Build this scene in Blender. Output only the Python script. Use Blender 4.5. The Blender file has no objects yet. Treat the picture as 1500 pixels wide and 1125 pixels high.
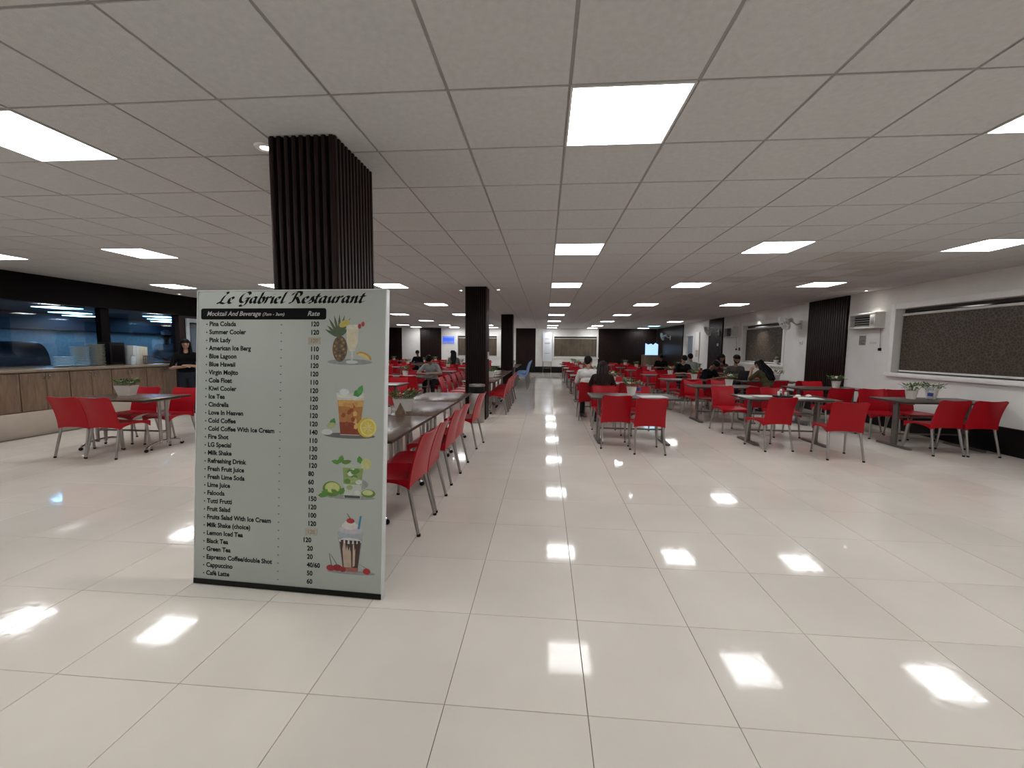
import bpy, bmesh, math, random
import numpy as np
from mathutils import Vector, Matrix
random.seed(7)
S = bpy.context.scene
COL = S.collection
PI = math.pi

# ------------------------------------------------------------------ camera, world, exposure
FPX, YAW, PIT, ROL = 602.98, .07923, .08628, .0093
def cam_axes():
    cy, sy, cp, sp, cr, sr = math.cos(YAW), math.sin(YAW), math.cos(PIT), math.sin(PIT), math.cos(ROL), math.sin(ROL)
    f = Vector((-sy*cp, cy*cp, -sp)); r = Vector((cy, sy, 0)); u = r.cross(f)
    return cr*r+sr*u, cr*u-sr*r, f
_r, _u, _f = cam_axes()
cam_d = bpy.data.cameras.new('camera'); cam = bpy.data.objects.new('camera', cam_d); COL.objects.link(cam)
m = Matrix.Identity(4)
for i in range(3):
    m[i][0], m[i][1], m[i][2] = _r[i], _u[i], -_f[i]
m[2][3] = 1.5
cam.matrix_world = m
cam_d.sensor_fit = 'HORIZONTAL'; cam_d.sensor_width = 36; cam_d.lens = FPX/1500*36
cam_d.clip_start = .05; cam_d.clip_end = 100
S.camera = cam
w = bpy.data.worlds.new('world'); S.world = w; w.use_nodes = True
w.node_tree.nodes['Background'].inputs[0].default_value = (.6, .7, .8, 1)
w.node_tree.nodes['Background'].inputs[1].default_value = .02
vs = S.view_settings
vs.view_transform = 'Standard'; vs.look = 'None'; vs.gamma = 1; vs.use_curve_mapping = False
vs.exposure = 0.0
PANEL_STRENGTH = 17.0
KITCHEN_STRENGTH = 15.0

HC = 2.762                    # ceiling height
WR, WL, YF, YB = 6.85, -9.3, 26.0, -5.0

# ------------------------------------------------------------------ materials
MATS = {}
def mat(name, col, rough=.5, metal=0, var=.06, scale=8, bump=0, bscale=60, spec=.5, emit=None, estr=0, coat=0):
    if name in MATS: return MATS[name]
    M = bpy.data.materials.new(name); M.use_nodes = True
    nt = M.node_tree; b = nt.nodes['Principled BSDF']
    b.inputs['Roughness'].default_value = rough; b.inputs['Metallic'].default_value = metal
    b.inputs['Specular IOR Level'].default_value = spec
    b.inputs['Coat Weight'].default_value = coat; b.inputs['Coat Roughness'].default_value = .06
    tc = nt.nodes.new('ShaderNodeTexCoord')
    n = nt.nodes.new('ShaderNodeTexNoise'); n.inputs['Scale'].default_value = scale; n.inputs['Detail'].default_value = 4
    nt.links.new(tc.outputs['Object'], n.inputs['Vector'])
    r = nt.nodes.new('ShaderNodeValToRGB')
    r.color_ramp.elements[0].position = .3; r.color_ramp.elements[1].position = .7
    r.color_ramp.elements[0].color = (*[max(0, c*(1-var)) for c in col], 1)
    r.color_ramp.elements[1].color = (*[min(1, c*(1+var)) for c in col], 1)
    nt.links.new(n.outputs['Fac'], r.inputs['Fac']); nt.links.new(r.outputs['Color'], b.inputs['Base Color'])
    if bump:
        n2 = nt.nodes.new('ShaderNodeTexNoise'); n2.inputs['Scale'].default_value = bscale
        nt.links.new(tc.outputs['Object'], n2.inputs['Vector'])
        bp = nt.nodes.new('ShaderNodeBump'); bp.inputs['Strength'].default_value = bump; bp.inputs['Distance'].default_value = .01
        nt.links.new(n2.outputs['Fac'], bp.inputs['Height']); nt.links.new(bp.outputs['Normal'], b.inputs['Normal'])
    if emit:
        b.inputs['Emission Color'].default_value = (*emit, 1); b.inputs['Emission Strength'].default_value = estr
    MATS[name] = M
    return M

def wood(name, c1, c2, rough=.45, scale=(2, 2, 22), spec=.5):
    if name in MATS: return MATS[name]
    M = bpy.data.materials.new(name); M.use_nodes = True
    nt = M.node_tree; b = nt.nodes['Principled BSDF']; b.inputs['Roughness'].default_value = rough; b.inputs['Specular IOR Level'].default_value = spec
    tc = nt.nodes.new('ShaderNodeTexCoord'); mp = nt.nodes.new('ShaderNodeMapping'); mp.inputs['Scale'].default_value = scale
    n = nt.nodes.new('ShaderNodeTexNoise'); n.inputs['Scale'].default_value = 3; n.inputs['Detail'].default_value = 6; n.inputs['Distortion'].default_value = .6
    r = nt.nodes.new('ShaderNodeValToRGB'); r.color_ramp.elements[0].position = .32; r.color_ramp.elements[1].position = .7
    r.color_ramp.elements[0].color = (*c1, 1); r.color_ramp.elements[1].color = (*c2, 1)
    nt.links.new(tc.outputs['Object'], mp.inputs['Vector']); nt.links.new(mp.outputs['Vector'], n.inputs['Vector'])
    nt.links.new(n.outputs['Fac'], r.inputs['Fac']); nt.links.new(r.outputs['Color'], b.inputs['Base Color'])
    MATS[name] = M
    return M

def floor_mat():
    M = bpy.data.materials.new('polished_tile'); M.use_nodes = True
    nt = M.node_tree; b = nt.nodes['Principled BSDF']
    g = nt.nodes.new('ShaderNodeNewGeometry'); oi = nt.nodes.new('ShaderNodeObjectInfo')
    n = nt.nodes.new('ShaderNodeTexNoise'); n.inputs['Scale'].default_value = 1.3; n.inputs['Detail'].default_value = 8
    nt.links.new(g.outputs['Position'], n.inputs['Vector'])
    r = nt.nodes.new('ShaderNodeValToRGB'); r.color_ramp.elements[0].position = .3; r.color_ramp.elements[1].position = .7
    r.color_ramp.elements[0].color = (.62, .58, .515, 1); r.color_ramp.elements[1].color = (.69, .65, .58, 1)
    nt.links.new(n.outputs['Fac'], r.inputs['Fac'])
    hsv = nt.nodes.new('ShaderNodeHueSaturation')
    mr = nt.nodes.new('ShaderNodeMapRange'); mr.inputs['To Min'].default_value = .97; mr.inputs['To Max'].default_value = 1.03
    nt.links.new(oi.outputs['Random'], mr.inputs['Value']); nt.links.new(mr.outputs['Result'], hsv.inputs['Value'])
    nt.links.new(r.outputs['Color'], hsv.inputs['Color']); nt.links.new(hsv.outputs['Color'], b.inputs['Base Color'])
    n2 = nt.nodes.new('ShaderNodeTexNoise'); n2.inputs['Scale'].default_value = 26; n2.inputs['Detail'].default_value = 7
    nt.links.new(g.outputs['Position'], n2.inputs['Vector'])
    m2 = nt.nodes.new('ShaderNodeMapRange'); m2.inputs['From Min'].default_value = .35; m2.inputs['From Max'].default_value = .7
    m2.inputs['To Min'].default_value = .02; m2.inputs['To Max'].default_value = .13
    nt.links.new(n2.outputs['Fac'], m2.inputs['Value']); nt.links.new(m2.outputs['Result'], b.inputs['Roughness'])
    b.inputs['Specular IOR Level'].default_value = .22
    MATS['polished_tile'] = M
    return M

def blind_mat():
    M = bpy.data.materials.new('lattice_blind'); M.use_nodes = True
    nt = M.node_tree; b = nt.nodes['Principled BSDF']
    tc = nt.nodes.new('ShaderNodeTexCoord')
    v = nt.nodes.new('ShaderNodeTexVoronoi'); v.feature = 'DISTANCE_TO_EDGE'; v.inputs['Scale'].default_value = 19
    nt.links.new(tc.outputs['Object'], v.inputs['Vector'])
    r = nt.nodes.new('ShaderNodeValToRGB'); r.color_ramp.elements[0].position = .05; r.color_ramp.elements[1].position = .11
    r.color_ramp.elements[0].color = (.085, .066, .048, 1); r.color_ramp.elements[1].color = (.048, .033, .023, 1)
    nt.links.new(v.outputs['Distance'], r.inputs['Fac']); nt.links.new(r.outputs['Color'], b.inputs['Base Color'])
    r2 = nt.nodes.new('ShaderNodeValToRGB'); r2.color_ramp.elements[0].position = .05; r2.color_ramp.elements[1].position = .11
    r2.color_ramp.elements[0].color = (.3, .3, .3, 1); r2.color_ramp.elements[1].color = (.7, .7, .7, 1)
    nt.links.new(v.outputs['Distance'], r2.inputs['Fac']); nt.links.new(r2.outputs['Color'], b.inputs['Roughness'])
    MATS['lattice_blind'] = M
    return M

def glass_mat(name, tint=(.75, .85, .95), refl=.09):
    M = bpy.data.materials.new(name); M.use_nodes = True
    nt = M.node_tree; nt.nodes.clear()
    o = nt.nodes.new('ShaderNodeOutputMaterial'); mx = nt.nodes.new('ShaderNodeMixShader')
    t = nt.nodes.new('ShaderNodeBsdfTransparent'); t.inputs[0].default_value = (*tint, 1)
    g = nt.nodes.new('ShaderNodeBsdfGlossy'); g.inputs['Roughness'].default_value = .02
    fr = nt.nodes.new('ShaderNodeFresnel'); fr.inputs['IOR'].default_value = 1.5
    ad = nt.nodes.new('ShaderNodeMath'); ad.operation = 'ADD'; ad.inputs[1].default_value = refl; ad.use_clamp = True
    gm = nt.nodes.new('ShaderNodeNewGeometry'); iv = nt.nodes.new('ShaderNodeMath'); iv.operation = 'SUBTRACT'; iv.inputs[0].default_value = 1; nt.links.new(gm.outputs['Backfacing'], iv.inputs[1])
    mu = nt.nodes.new('ShaderNodeMath'); mu.operation = 'MULTIPLY'           # the inner faces of a pane only let light out
    nt.links.new(fr.outputs[0], ad.inputs[0]); nt.links.new(ad.outputs[0], mu.inputs[0]); nt.links.new(iv.outputs[0], mu.inputs[1]); nt.links.new(mu.outputs[0], mx.inputs[0])
    nt.links.new(t.outputs[0], mx.inputs[1]); nt.links.new(g.outputs[0], mx.inputs[2]); nt.links.new(mx.outputs[0], o.inputs[0])
    MATS[name] = M
    return M

def emis(name, col, s):
    if name in MATS: return MATS[name]
    M = bpy.data.materials.new(name); M.use_nodes = True
    nt = M.node_tree; nt.nodes.clear()
    o = nt.nodes.new('ShaderNodeOutputMaterial'); e = nt.nodes.new('ShaderNodeEmission')
    e.inputs[0].default_value = (*col, 1); e.inputs[1].default_value = s; nt.links.new(e.outputs[0], o.inputs[0])
    MATS[name] = M
    return M

TILE = floor_mat(); BLIND = blind_mat()
GLASS = glass_mat('serving_glass', (.75, .85, .95), .06); CLEAR = glass_mat('clear_plastic', (.9, .95, 1), .05)
WALL = mat('painted_wall', (.76, .75, .72), .6, var=.04, scale=3, bump=.05, bscale=120)
WHITE = mat('white_paint', (.80, .79, .77), .4, var=.03)
CEIL = mat('ceiling_tile', (.57, .56, .56), .85, var=.05, scale=30, bump=.25, bscale=180)
CEILST = mat('stained_ceiling_tile', (.49, .47, .44), .85, var=.12, scale=3, bump=.25, bscale=180)
GRIDM = mat('ceiling_grid_metal', (.30, .28, .27), .5)
VOID = mat('dark_void', (.03, .028, .026), .9)
GROUT = mat('grout', (.16, .14, .12), .9)
DARK = wood('dark_walnut', (.010, .0045, .0035), (.024, .011, .009), .4, (30, 30, 2), .22)
DARK2 = mat('dark_backing', (.004, .0025, .0025), .7, spec=.1)
BLACK = mat('black_skirting', (.004, .004, .004), .4, spec=.2)
CAB = wood('cabinet_oak', (.14, .088, .055), (.235, .15, .097), .45, (9, 9, 1.2))
STONE = mat('beige_stone', (.47, .40, .33), .35, var=.05, scale=6)
TOPSTONE = mat('counter_stone', (.25, .2, .15), .25, var=.1)
RED = mat('red_plastic', (.37, .005, .013), .34, var=.05, scale=4, spec=.22)
BLUE = mat('blue_plastic', (.16, .30, .60), .4, var=.06)
ALU = mat('aluminium_tube', (.36, .34, .32), .3, .9, var=.05)
CHROME = mat('chrome', (.55, .55, .55), .12, 1)
STEEL = mat('dark_steel', (.17, .155, .145), .4, .7, var=.08)
RUB = mat('black_rubber', (.008, .008, .008), .6, spec=.15)
TOPWOOD = wood('table_laminate', (.082, .052, .038), (.135, .088, .066), .25, (3, 22, 3), .24)
TOPDARK = wood('dark_table_laminate', (.058, .046, .038), (.095, .078, .066), .34, (3, 22, 3), .32)
EDGE = mat('table_edge', (.03, .022, .018), .4)
POT = mat('white_ceramic', (.68, .65, .6), .35, var=.03)
LEAF = mat('leaf_green', (.05, .14, .028), .5, var=.5, scale=25)
LEAF2 = mat('leaf_pale', (.16, .27, .09), .5, var=.35, scale=25)
SOIL = mat('soil', (.03, .02, .012), .9)
PETAL = mat('white_petal', (.75, .7, .62), .6)
PAPER = mat('paper', (.75, .74, .71), .7, var=.02)
BIN = mat('brushed_steel', (.34, .32, .29), .35, .85, var=.08)
GREY = mat('grey_plastic', (.33, .33, .33), .45)
LGREY = mat('light_grey_plastic', (.60, .59, .56), .4)
PLATE = mat('cream_plate', (.56, .56, .46), .3)
BLUEWALL = mat('kitchen_tiles', (.27, .28, .28), .4, var=.15, scale=12)
KDARK = mat('kitchen_dark', (.012, .018, .03), .5, var=.3, scale=2)
PANELW = emis('led_diffuser', (.985, .985, 1), PANEL_STRENGTH)
PANELC = emis('cyan_diffuser', (.30, .72, 1), PANEL_STRENGTH*.35)
KLIGHT = emis('kitchen_tube', (.34, .68, 1), KITCHEN_STRENGTH)
SPOTM = emis('downlight_lens', (1, .96, .9), 25)

# ------------------------------------------------------------------ mesh helpers
class MB:
    def __init__(s): s.v = []; s.f = []; s.mi = []; s.cur = 0
    def add(s, vs, fs):
        o = len(s.v); s.v += [tuple(p) for p in vs]; s.f += [tuple(i+o for i in f) for f in fs]; s.mi += [s.cur]*len(fs); return s
    def box(s, a, b, bev=0):
        x0, y0, z0 = [min(p, q) for p, q in zip(a, b)]; x1, y1, z1 = [max(p, q) for p, q in zip(a, b)]
        if not bev:
            return s.add([(x0,y0,z0),(x1,y0,z0),(x1,y1,z0),(x0,y1,z0),(x0,y0,z1),(x1,y0,z1),(x1,y1,z1),(x0,y1,z1)],
                [(0,3,2,1),(4,5,6,7),(0,1,5,4),(1,2,6,5),(2,3,7,6),(3,0,4,7)])
        bm = bmesh.new(); bmesh.ops.create_cube(bm, size=1)
        for v in bm.verts:
            v.co = Vector(((x0+x1)/2+v.co.x*(x1-x0), (y0+y1)/2+v.co.y*(y1-y0), (z0+z1)/2+v.co.z*(z1-z0)))
        bmesh.ops.bevel(bm, geom=bm.edges[:], offset=bev, segments=2, affect='EDGES', profile=.5)
        bm.verts.index_update()
        s.add([v.co[:] for v in bm.verts], [[v.index for v in f.verts] for f in bm.faces]); bm.free(); return s
    def tube(s, pts, r, n=10, cap=True):
        pts = [Vector(p) for p in pts]; rs = r if isinstance(r, (list, tuple)) else [r]*len(pts)
        rings = []; prev = None
        for i, p in enumerate(pts):
            t = (pts[min(i+1, len(pts)-1)]-pts[max(i-1, 0)]).normalized()
            if prev is None:
                a = Vector((0, 0, 1)) if abs(t.z) < .9 else Vector((1, 0, 0)); u = t.cross(a).normalized()
            else: u = (prev-t*prev.dot(t)).normalized()
            prev = u; v = t.cross(u)
            rings.append([p+(u*math.cos(2*PI*k/n)+v*math.sin(2*PI*k/n))*rs[i] for k in range(n)])
        vs = [q for rg in rings for q in rg]; fs = []
        for i in range(len(pts)-1):
            for k in range(n):
                fs.append((i*n+k, i*n+(k+1) % n, (i+1)*n+(k+1) % n, (i+1)*n+k))
        if cap: fs += [tuple(range(n-1, -1, -1)), tuple((len(pts)-1)*n+k for k in range(n))]
        return s.add(vs, fs)
    def lathe(s, prof, n=20, c=(0, 0, 0), caps=True):
        vs = []; fs = []
        for r, z in prof:
            for k in range(n): vs.append((c[0]+r*math.cos(2*PI*k/n), c[1]+r*math.sin(2*PI*k/n), c[2]+z))
        for i in range(len(prof)-1):
            for k in range(n): fs.append((i*n+k, i*n+(k+1) % n, (i+1)*n+(k+1) % n, (i+1)*n+k))
        if caps: fs += [tuple(range(n-1, -1, -1)), tuple((len(prof)-1)*n+k for k in range(n))]
        return s.add(vs, fs)
    def prism(s, poly, z0, z1):
        n = len(poly)
        return s.add([(x, y, z0) for x, y in poly]+[(x, y, z1) for x, y in poly],
            [tuple(range(n-1, -1, -1)), tuple(range(n, 2*n))]+[(k, (k+1) % n, n+(k+1) % n, n+k) for k in range(n)])
    def ball(s, c, r, n=12, m=8):
        rx, ry, rz = r if isinstance(r, (tuple, list)) else (r, r, r)
        vs = [(c[0], c[1], c[2]-rz)]; fs = []
        for i in range(1, m):
            a = -PI/2+PI*i/m
            for k in range(n): vs.append((c[0]+rx*math.cos(a)*math.cos(2*PI*k/n), c[1]+ry*math.cos(a)*math.sin(2*PI*k/n), c[2]+rz*math.sin(a)))
        vs.append((c[0], c[1], c[2]+rz)); L = len(vs)-1
        for k in range(n): fs.append((0, 1+(k+1) % n, 1+k)); fs.append((L, 1+(m-2)*n+k, 1+(m-2)*n+(k+1) % n))
        for i in range(m-2):
            for k in range(n): fs.append((1+i*n+k, 1+i*n+(k+1) % n, 1+(i+1)*n+(k+1) % n, 1+(i+1)*n+k))
        return s.add(vs, fs)
    def shell(s, F, G, nu, nv):
        """closed solid between surface F(u,v) and G(u,v), u,v in -1..1"""
        vs = []; fs = []
        for H in (F, G):
            for j in range(nv+1):
                for i in range(nu+1): vs.append(H(-1+2*i/nu, -1+2*j/nv))
        W = nu+1; O = W*(nv+1)
        for j in range(nv):
            for i in range(nu):
                a, b, c, d = j*W+i, j*W+i+1, (j+1)*W+i+1, (j+1)*W+i
                fs += [(a, b, c, d), (O+d, O+c, O+b, O+a)]
        for i in range(nu):
            fs += [(i+1, i, O+i, O+i+1), (nv*W+i, nv*W+i+1, O+nv*W+i+1, O+nv*W+i)]
        for j in range(nv):
            fs += [(j*W, (j+1)*W, O+(j+1)*W, O+j*W), ((j+1)*W+nu, j*W+nu, O+j*W+nu, O+(j+1)*W+nu)]
        return s.add(vs, fs)
    def mesh(s, name, mats, smooth=True, ang=35):
        me = bpy.data.meshes.new(name); me.from_pydata(s.v, [], s.f)
        for M in (mats if isinstance(mats, (list, tuple)) else [mats]): me.materials.append(M)
        if any(s.mi): me.polygons.foreach_set('material_index', s.mi)
        bm = bmesh.new(); bm.from_mesh(me); bmesh.ops.recalc_face_normals(bm, faces=bm.faces[:]); bm.to_mesh(me); bm.free()
        if smooth:
            me.polygons.foreach_set('use_smooth', [True]*len(me.polygons)); me.set_sharp_from_angle(angle=math.radians(ang))
        return me
    def build(s, name, mats, parent=None, **k):
        o = bpy.data.objects.new(name, s.mesh(name, mats, **k)); COL.objects.link(o); o.parent = parent; return o

def tag(o, label=None, cat=None, group=None, kind=None):
    if label: o['label'] = label
    if cat: o['category'] = cat
    if group: o['group'] = group
    if kind: o['kind'] = kind
    return o
def empty(name, loc=(0, 0, 0), rz=0, label=None, cat=None, group=None, kind=None):
    o = bpy.data.objects.new(name, None); COL.objects.link(o); o.location = loc; o.rotation_euler = (0, 0, rz); o.empty_display_size = .1
    return tag(o, label, cat, group, kind)
def struct(o): o['kind'] = 'structure'; return o
def copy_tree(o, parent=None):
    c = o.copy(); COL.objects.link(c); c.parent = parent
    for ch in list(o.children): copy_tree(ch, c)
    return c
def drop_tree(o):
    for ch in list(o.children): drop_tree(ch)
    bpy.data.objects.remove(o)
class Proto:
    """first use hands out the built thing itself, later ones copies"""
    def __init__(s, root): s.root = root; s.used = False
    def place(s, loc, rz, label, cat, group=None):
        o = copy_tree(s.root) if s.used else s.root
        s.used = True
        o.location = loc; o.rotation_euler = (0, 0, rz); o['label'] = label; o['category'] = cat
        if group: o['group'] = group
        return o

# ------------------------------------------------------------------ floor
floor = struct(MB().box((-16.2, YB, -.12), (WR+.3, YF+.3, -.006)).build('floor', GROUT, smooth=False))
TX0, TY0, TS = .1998, 1.5875, .6
tile_me = MB().box((.0015, .0015, -.006), (TS-.0015, TS-.0015, 0), .0012).mesh('floor_tile', TILE, smooth=False)
cells = []
for i in range(-15, 12):
    for j in range(-11, 41):
        x, y = TX0+i*TS, TY0+j*TS
        if x < -8.35 or x+TS > WR+.4 or y > YF-.1: continue
        cells.append((x, y))
def near_key(c):
    x, y = c[0]+.3, c[1]+.3
    d = Vector((x, y, -1.5)); k = d.dot(_f)
    vis = k > .4 and abs(d.dot(_r)/k) < 1.3 and abs(d.dot(_u)/k) < 1.0
    return (0 if vis else 1, d.length)
cells.sort(key=near_key)
for x, y in cells[:290]:
    o = bpy.data.objects.new('floor_tile', tile_me); COL.objects.link(o); o.parent = floor; o.location = (x, y, 0)
mb = MB()
for x, y in cells[290:]:
    mb.box((x+.0015, y+.0015, -.006), (x+TS-.0015, y+TS-.0015, 0))
tag(mb.build('floor_tiling', TILE, floor, smooth=False), kind='stuff')

# ------------------------------------------------------------------ ceiling: grid, tiles, LED panels
ceiling = struct(MB().box((-11.2, YB, HC+.02), (WR+.3, YF+.3, HC+.14)).build('ceiling', VOID, smooth=False))
CX0, CY0, CT = .0997, 2.1105, .6
rowsY = [-3.89, -.89, 2.11, 5.11, 8.11, 11.71, 15.31, 18.91, 22.51, 24.91]  # first two rows: unseen panels added behind the camera for illumination
colsX = [-8.3, -5.9, -3.5, .1, 2.5, 4.9]
panels = []
for y in rowsY:
    for x in colsX:
        cyan = False
        if x == 4.9:
            if y == 15.31: continue
            if y > 18: x = 5.5
            cyan = y == 22.51
        panels.append((x, y, cyan))
pset = {(round((x-CX0)/CT), round((y-CY0)/CT)) for x, y, c in panels}
ct_me = MB().box((.008, .008, 0), (CT-.008, CT-.008, .018), .003).mesh('ceiling_tile', CEIL, smooth=False)
ct_st = MB().box((.008, .008, 0), (CT-.008, CT-.008, .018), .003).mesh('ceiling_tile_stained', CEILST, smooth=False)
cells = []
for i in range(-19, 12):
    for j in range(-12, 40):
        if (i, j) in pset: continue
        x, y = CX0+i*CT, CY0+j*CT
        if x+CT < -11 or x > WR-.05: continue
        cells.append((x, y, i, j))
def near_key2(c):
    d = Vector((c[0]+.3, c[1]+.3, HC-1.5)); k = d.dot(_f)
    vis = k > .3 and abs(d.dot(_r)/k) < 1.35 and abs(d.dot(_u)/k) < 1.05
    return (0 if vis else 1, d.length)
cells.sort(key=near_key2)
stain = {(6, 6), (7, 7), (7, 6), (8, 8), (6, 8), (7, 9), (8, 7), (5, 9)}
for x, y, i, j in cells[:290]:
    o = bpy.data.objects.new('ceiling_tile', ct_st if (i, j) in stain else ct_me); COL.objects.link(o); o.parent = ceiling; o.location = (x, y, HC)
mb = MB()
for x, y, i, j in cells[290:]:
    mb.cur = 1 if (i, j) in stain else 0
    mb.box((x+.008, y+.008, HC), (x+CT-.008, y+CT-.008, HC+.018))
tag(mb.build('ceiling_tiling', [CEIL, CEILST], ceiling, smooth=False), kind='stuff')
mb = MB()
for i in range(-19, 13): mb.box((CX0+i*CT-.012, YB, HC+.006), (CX0+i*CT+.012, YF, HC+.02))
for j in range(-12, 41): mb.box((-11.1, CY0+j*CT-.012, HC+.0055), (WR, CY0+j*CT+.012, HC+.0195))
mb.build('ceiling_grid', GRIDM, ceiling, smooth=False)

root = empty('ceiling_light')
MB().box((.01, .01, -.002), (.59, .59, .012)).build('diffuser', PANELW, root, smooth=False)
fr = MB()
for a, b in (((.004, .004), (.596, .016)), ((.004, .584), (.596, .596)), ((.004, .016), (.016, .584)), ((.584, .016), (.596, .584))):
    fr.box((*a, -.005), (*b, .016))
fr.build('frame', LGREY, root, smooth=False)
LP = Proto(root)
cyan_root = copy_tree(root); cyan_root.children[0].data = cyan_root.children[0].data.copy()
for ch in cyan_root.children:
    if ch.name.startswith('diffuser'):
        ch.data = ch.data.copy(); ch.data.materials[0] = PANELC
ORD = ['first', 'second', 'third', 'fourth', 'fifth', 'sixth', 'seventh', 'eighth', 'ninth', 'tenth']
cname = {-8.3: 'line nearest the kitchen', -5.9: 'second line from the kitchen', -3.5: 'line just left of the pillars', .1: 'line above the aisle', 2.5: 'line right of the aisle', 4.9: 'line nearest the window wall', 5.5: 'line nearest the window wall'}
for x, y, cy in panels:
    k = rowsY.index(y)
    if cy:
        cyan_root.location = (x, y, HC); tag(cyan_root, 'square ceiling light glowing cyan blue near the far right corner', 'ceiling light', 'square ceiling lights'); continue
    if k < 2: lab = 'unseen square ceiling light added %s behind the camera, ' % ('far', 'just')[k]+cname[x]
    else: lab = 'square white ceiling light, '+ORD[k-2]+' of the '+cname[x]
    LP.place((x, y, HC), 0, lab, 'ceiling light', 'square ceiling lights')

root = empty('downlight')
MB().lathe([(.035, -.012), (.06, -.012), (.066, -.002), (.035, -.002)], 18, caps=False).build('rim', WHITE, root)
MB().lathe([(.001, -.006), (.034, -.006), (.034, -.003), (.001, -.003)], 16).build('lens', SPOTM, root)
DL = Proto(root)
for x, y, lab in ((6.6, 9.2, 'beside the near wall air cooler'), (6.6, 13.9, 'above the second window'), (6.35, 21.6, 'by the far dark slat wall'),
                  (-9.0, 9.6, 'at the end of the kitchen fascia'), (-1.79, 2.6, 'left of the nearest pillar'), (-1.86, 9.05, 'left of the second pillar'), (-1.02, 8.95, 'right of the second pillar')):
    o = DL.place((x, y, HC), 0, 'small round downlight '+lab, 'downlight', 'small downlights')
    ld = bpy.data.lights.new('downlight_beam', 'SPOT'); ld.energy = 45 if x > 6.5 else 8; ld.spot_size = math.radians(75); ld.spot_blend = .7; ld.shadow_soft_size = .03; ld.color = (1, .95, .88)
    lo = bpy.data.objects.new('downlight_beam', ld); COL.objects.link(lo); lo.parent = o; lo.location = (0, 0, -.02)

# ------------------------------------------------------------------ walls
def wall_y(name, x0, x1, y0, y1, z0, z1, holes, M=WALL):
    """wall in plane x=const with rectangular holes (ya,yb,za,zb), sorted by ya"""
    mb = MB(); y = y0
    for ya, yb, za, zb in holes:
        if ya > y: mb.box((x0, y, z0), (x1, ya, z1))
        if za > z0: mb.box((x0, ya, z0), (x1, yb, za))
        if zb < z1: mb.box((x0, ya, zb), (x1, yb, z1))
        y = yb
    mb.box((x0, y, z0), (x1, y1, z1))
    return struct(mb.build(name, M, smooth=False))
def wall_x(name, y0, y1, x0, x1, z0, z1, holes, M=WALL):
    mb = MB(); x = x0
    for xa, xb, za, zb in holes:
        if xa > x: mb.box((x, y0, z0), (xa, y1, z1))
        if za > z0: mb.box((xa, y0, z0), (xb, y1, za))
        if zb < z1: mb.box((xa, y0, zb), (xb, y1, z1))
        x = xb
    mb.box((x, y0, z0), (x1, y1, z1))
    return struct(mb.build(name, M, smooth=False))
W1 = (5.3, 8.72, 1.10, 2.33); W2 = (12.55, 15.0, 1.10, 2.34); D1 = (19.75, 20.75, 0, 2.2)
wall_right = wall_y('wall_right', WR, WR+.25, YB, YF+.2, 0, HC+.1, [W1, W2, D1])
W3 = (.56, 3.2, .98, 2.26); W4 = (-5.55, -3.05, .98, 2.26)
wall_far = wall_x('wall_far', YF, YF+.25, -11.2, WR, 0, HC+.1, [W4, W3])
wall_back = struct(MB().box((-15.5, YB-.2, 0), (WR+.2, YB, HC+.1)).build('wall_back', WALL, smooth=False))
wall_left = wall_y('wall_left', -9.5, WL, YB, 13.0, 0, HC+.1, [(YB+.01, 9.86, 1.09, 2.27), (10.1, 11.1, 0, 2.12)], DARK)
struct(MB().box((-11.2, 12.8, 0), (-9.5, 13.0, HC+.1)).build('wall_left_return', WALL, smooth=False))
struct(MB().box((-11.2, 13.0, 0), (-11.0, YF, HC+.1)).build('wall_left_rear', DARK, smooth=False))
# skirtings
struct(MB().box((WR-.05, YB, 0), (WR, 19.6, .40), .006).box((WR-.05, 20.9, 0), (WR, YF, .40), .006).build('baseboard_right', BLACK))
struct(MB().box((-11, YF-.07, 0), (WR-.05, YF, .38), .006).build('baseboard_far', BLACK))

def slat_panel(name, axis, c, a0, a1, z0, z1, pitch=.075, M=DARK):
    """vertical dark slats on a backing, lying on a wall; joined because each is a few pixels wide"""
    p = struct((MB().box((c-.02, a0, z0), (c, a1, z1)) if axis == 'y' else MB().box((a0, c-.02, z0), (a1, c, z1))).build(name, DARK2, smooth=False))
    mb = MB(); n = max(1, int((a1-a0)/pitch)); pt = (a1-a0)/n
    for i in range(n):
        s0 = a0+i*pt+.008; s1 = a0+(i+1)*pt-.008
        if axis == 'y': mb.box((c-.045, s0, z0), (c-.018, s1, z1), .004)
        else: mb.box((s0, c-.045, z0), (s1, c-.018, z1), .004)
    tag(mb.build('slats', M, p), kind='stuff')
    return p
slat_panel('trim_1', 'y', WR, 10.0, 11.4, .40, HC)
slat_panel('trim_2', 'y', WR, 16.6, 17.95, .40, HC)
slat_panel('trim_3', 'y', WR, 21.2, 25.95, .40, HC)
slat_panel('trim_4', 'x', YF, 3.28, 6.8, .38, HC, .09)
slat_panel('trim_5', 'x', YF, -1.84, -.6, .38, HC, .09)
slat_panel('trim_6', 'x', YF, -8.0, -6.62, .38, HC, .09)
slat_panel('trim_7', 'x', YF, -10.9, -9.2, .38, HC, .09)
# fascia over the serving windows
p = slat_panel('trim_8', 'y', WL+.03, YB+.1, 12.9, 2.27, HC, .05)
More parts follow.
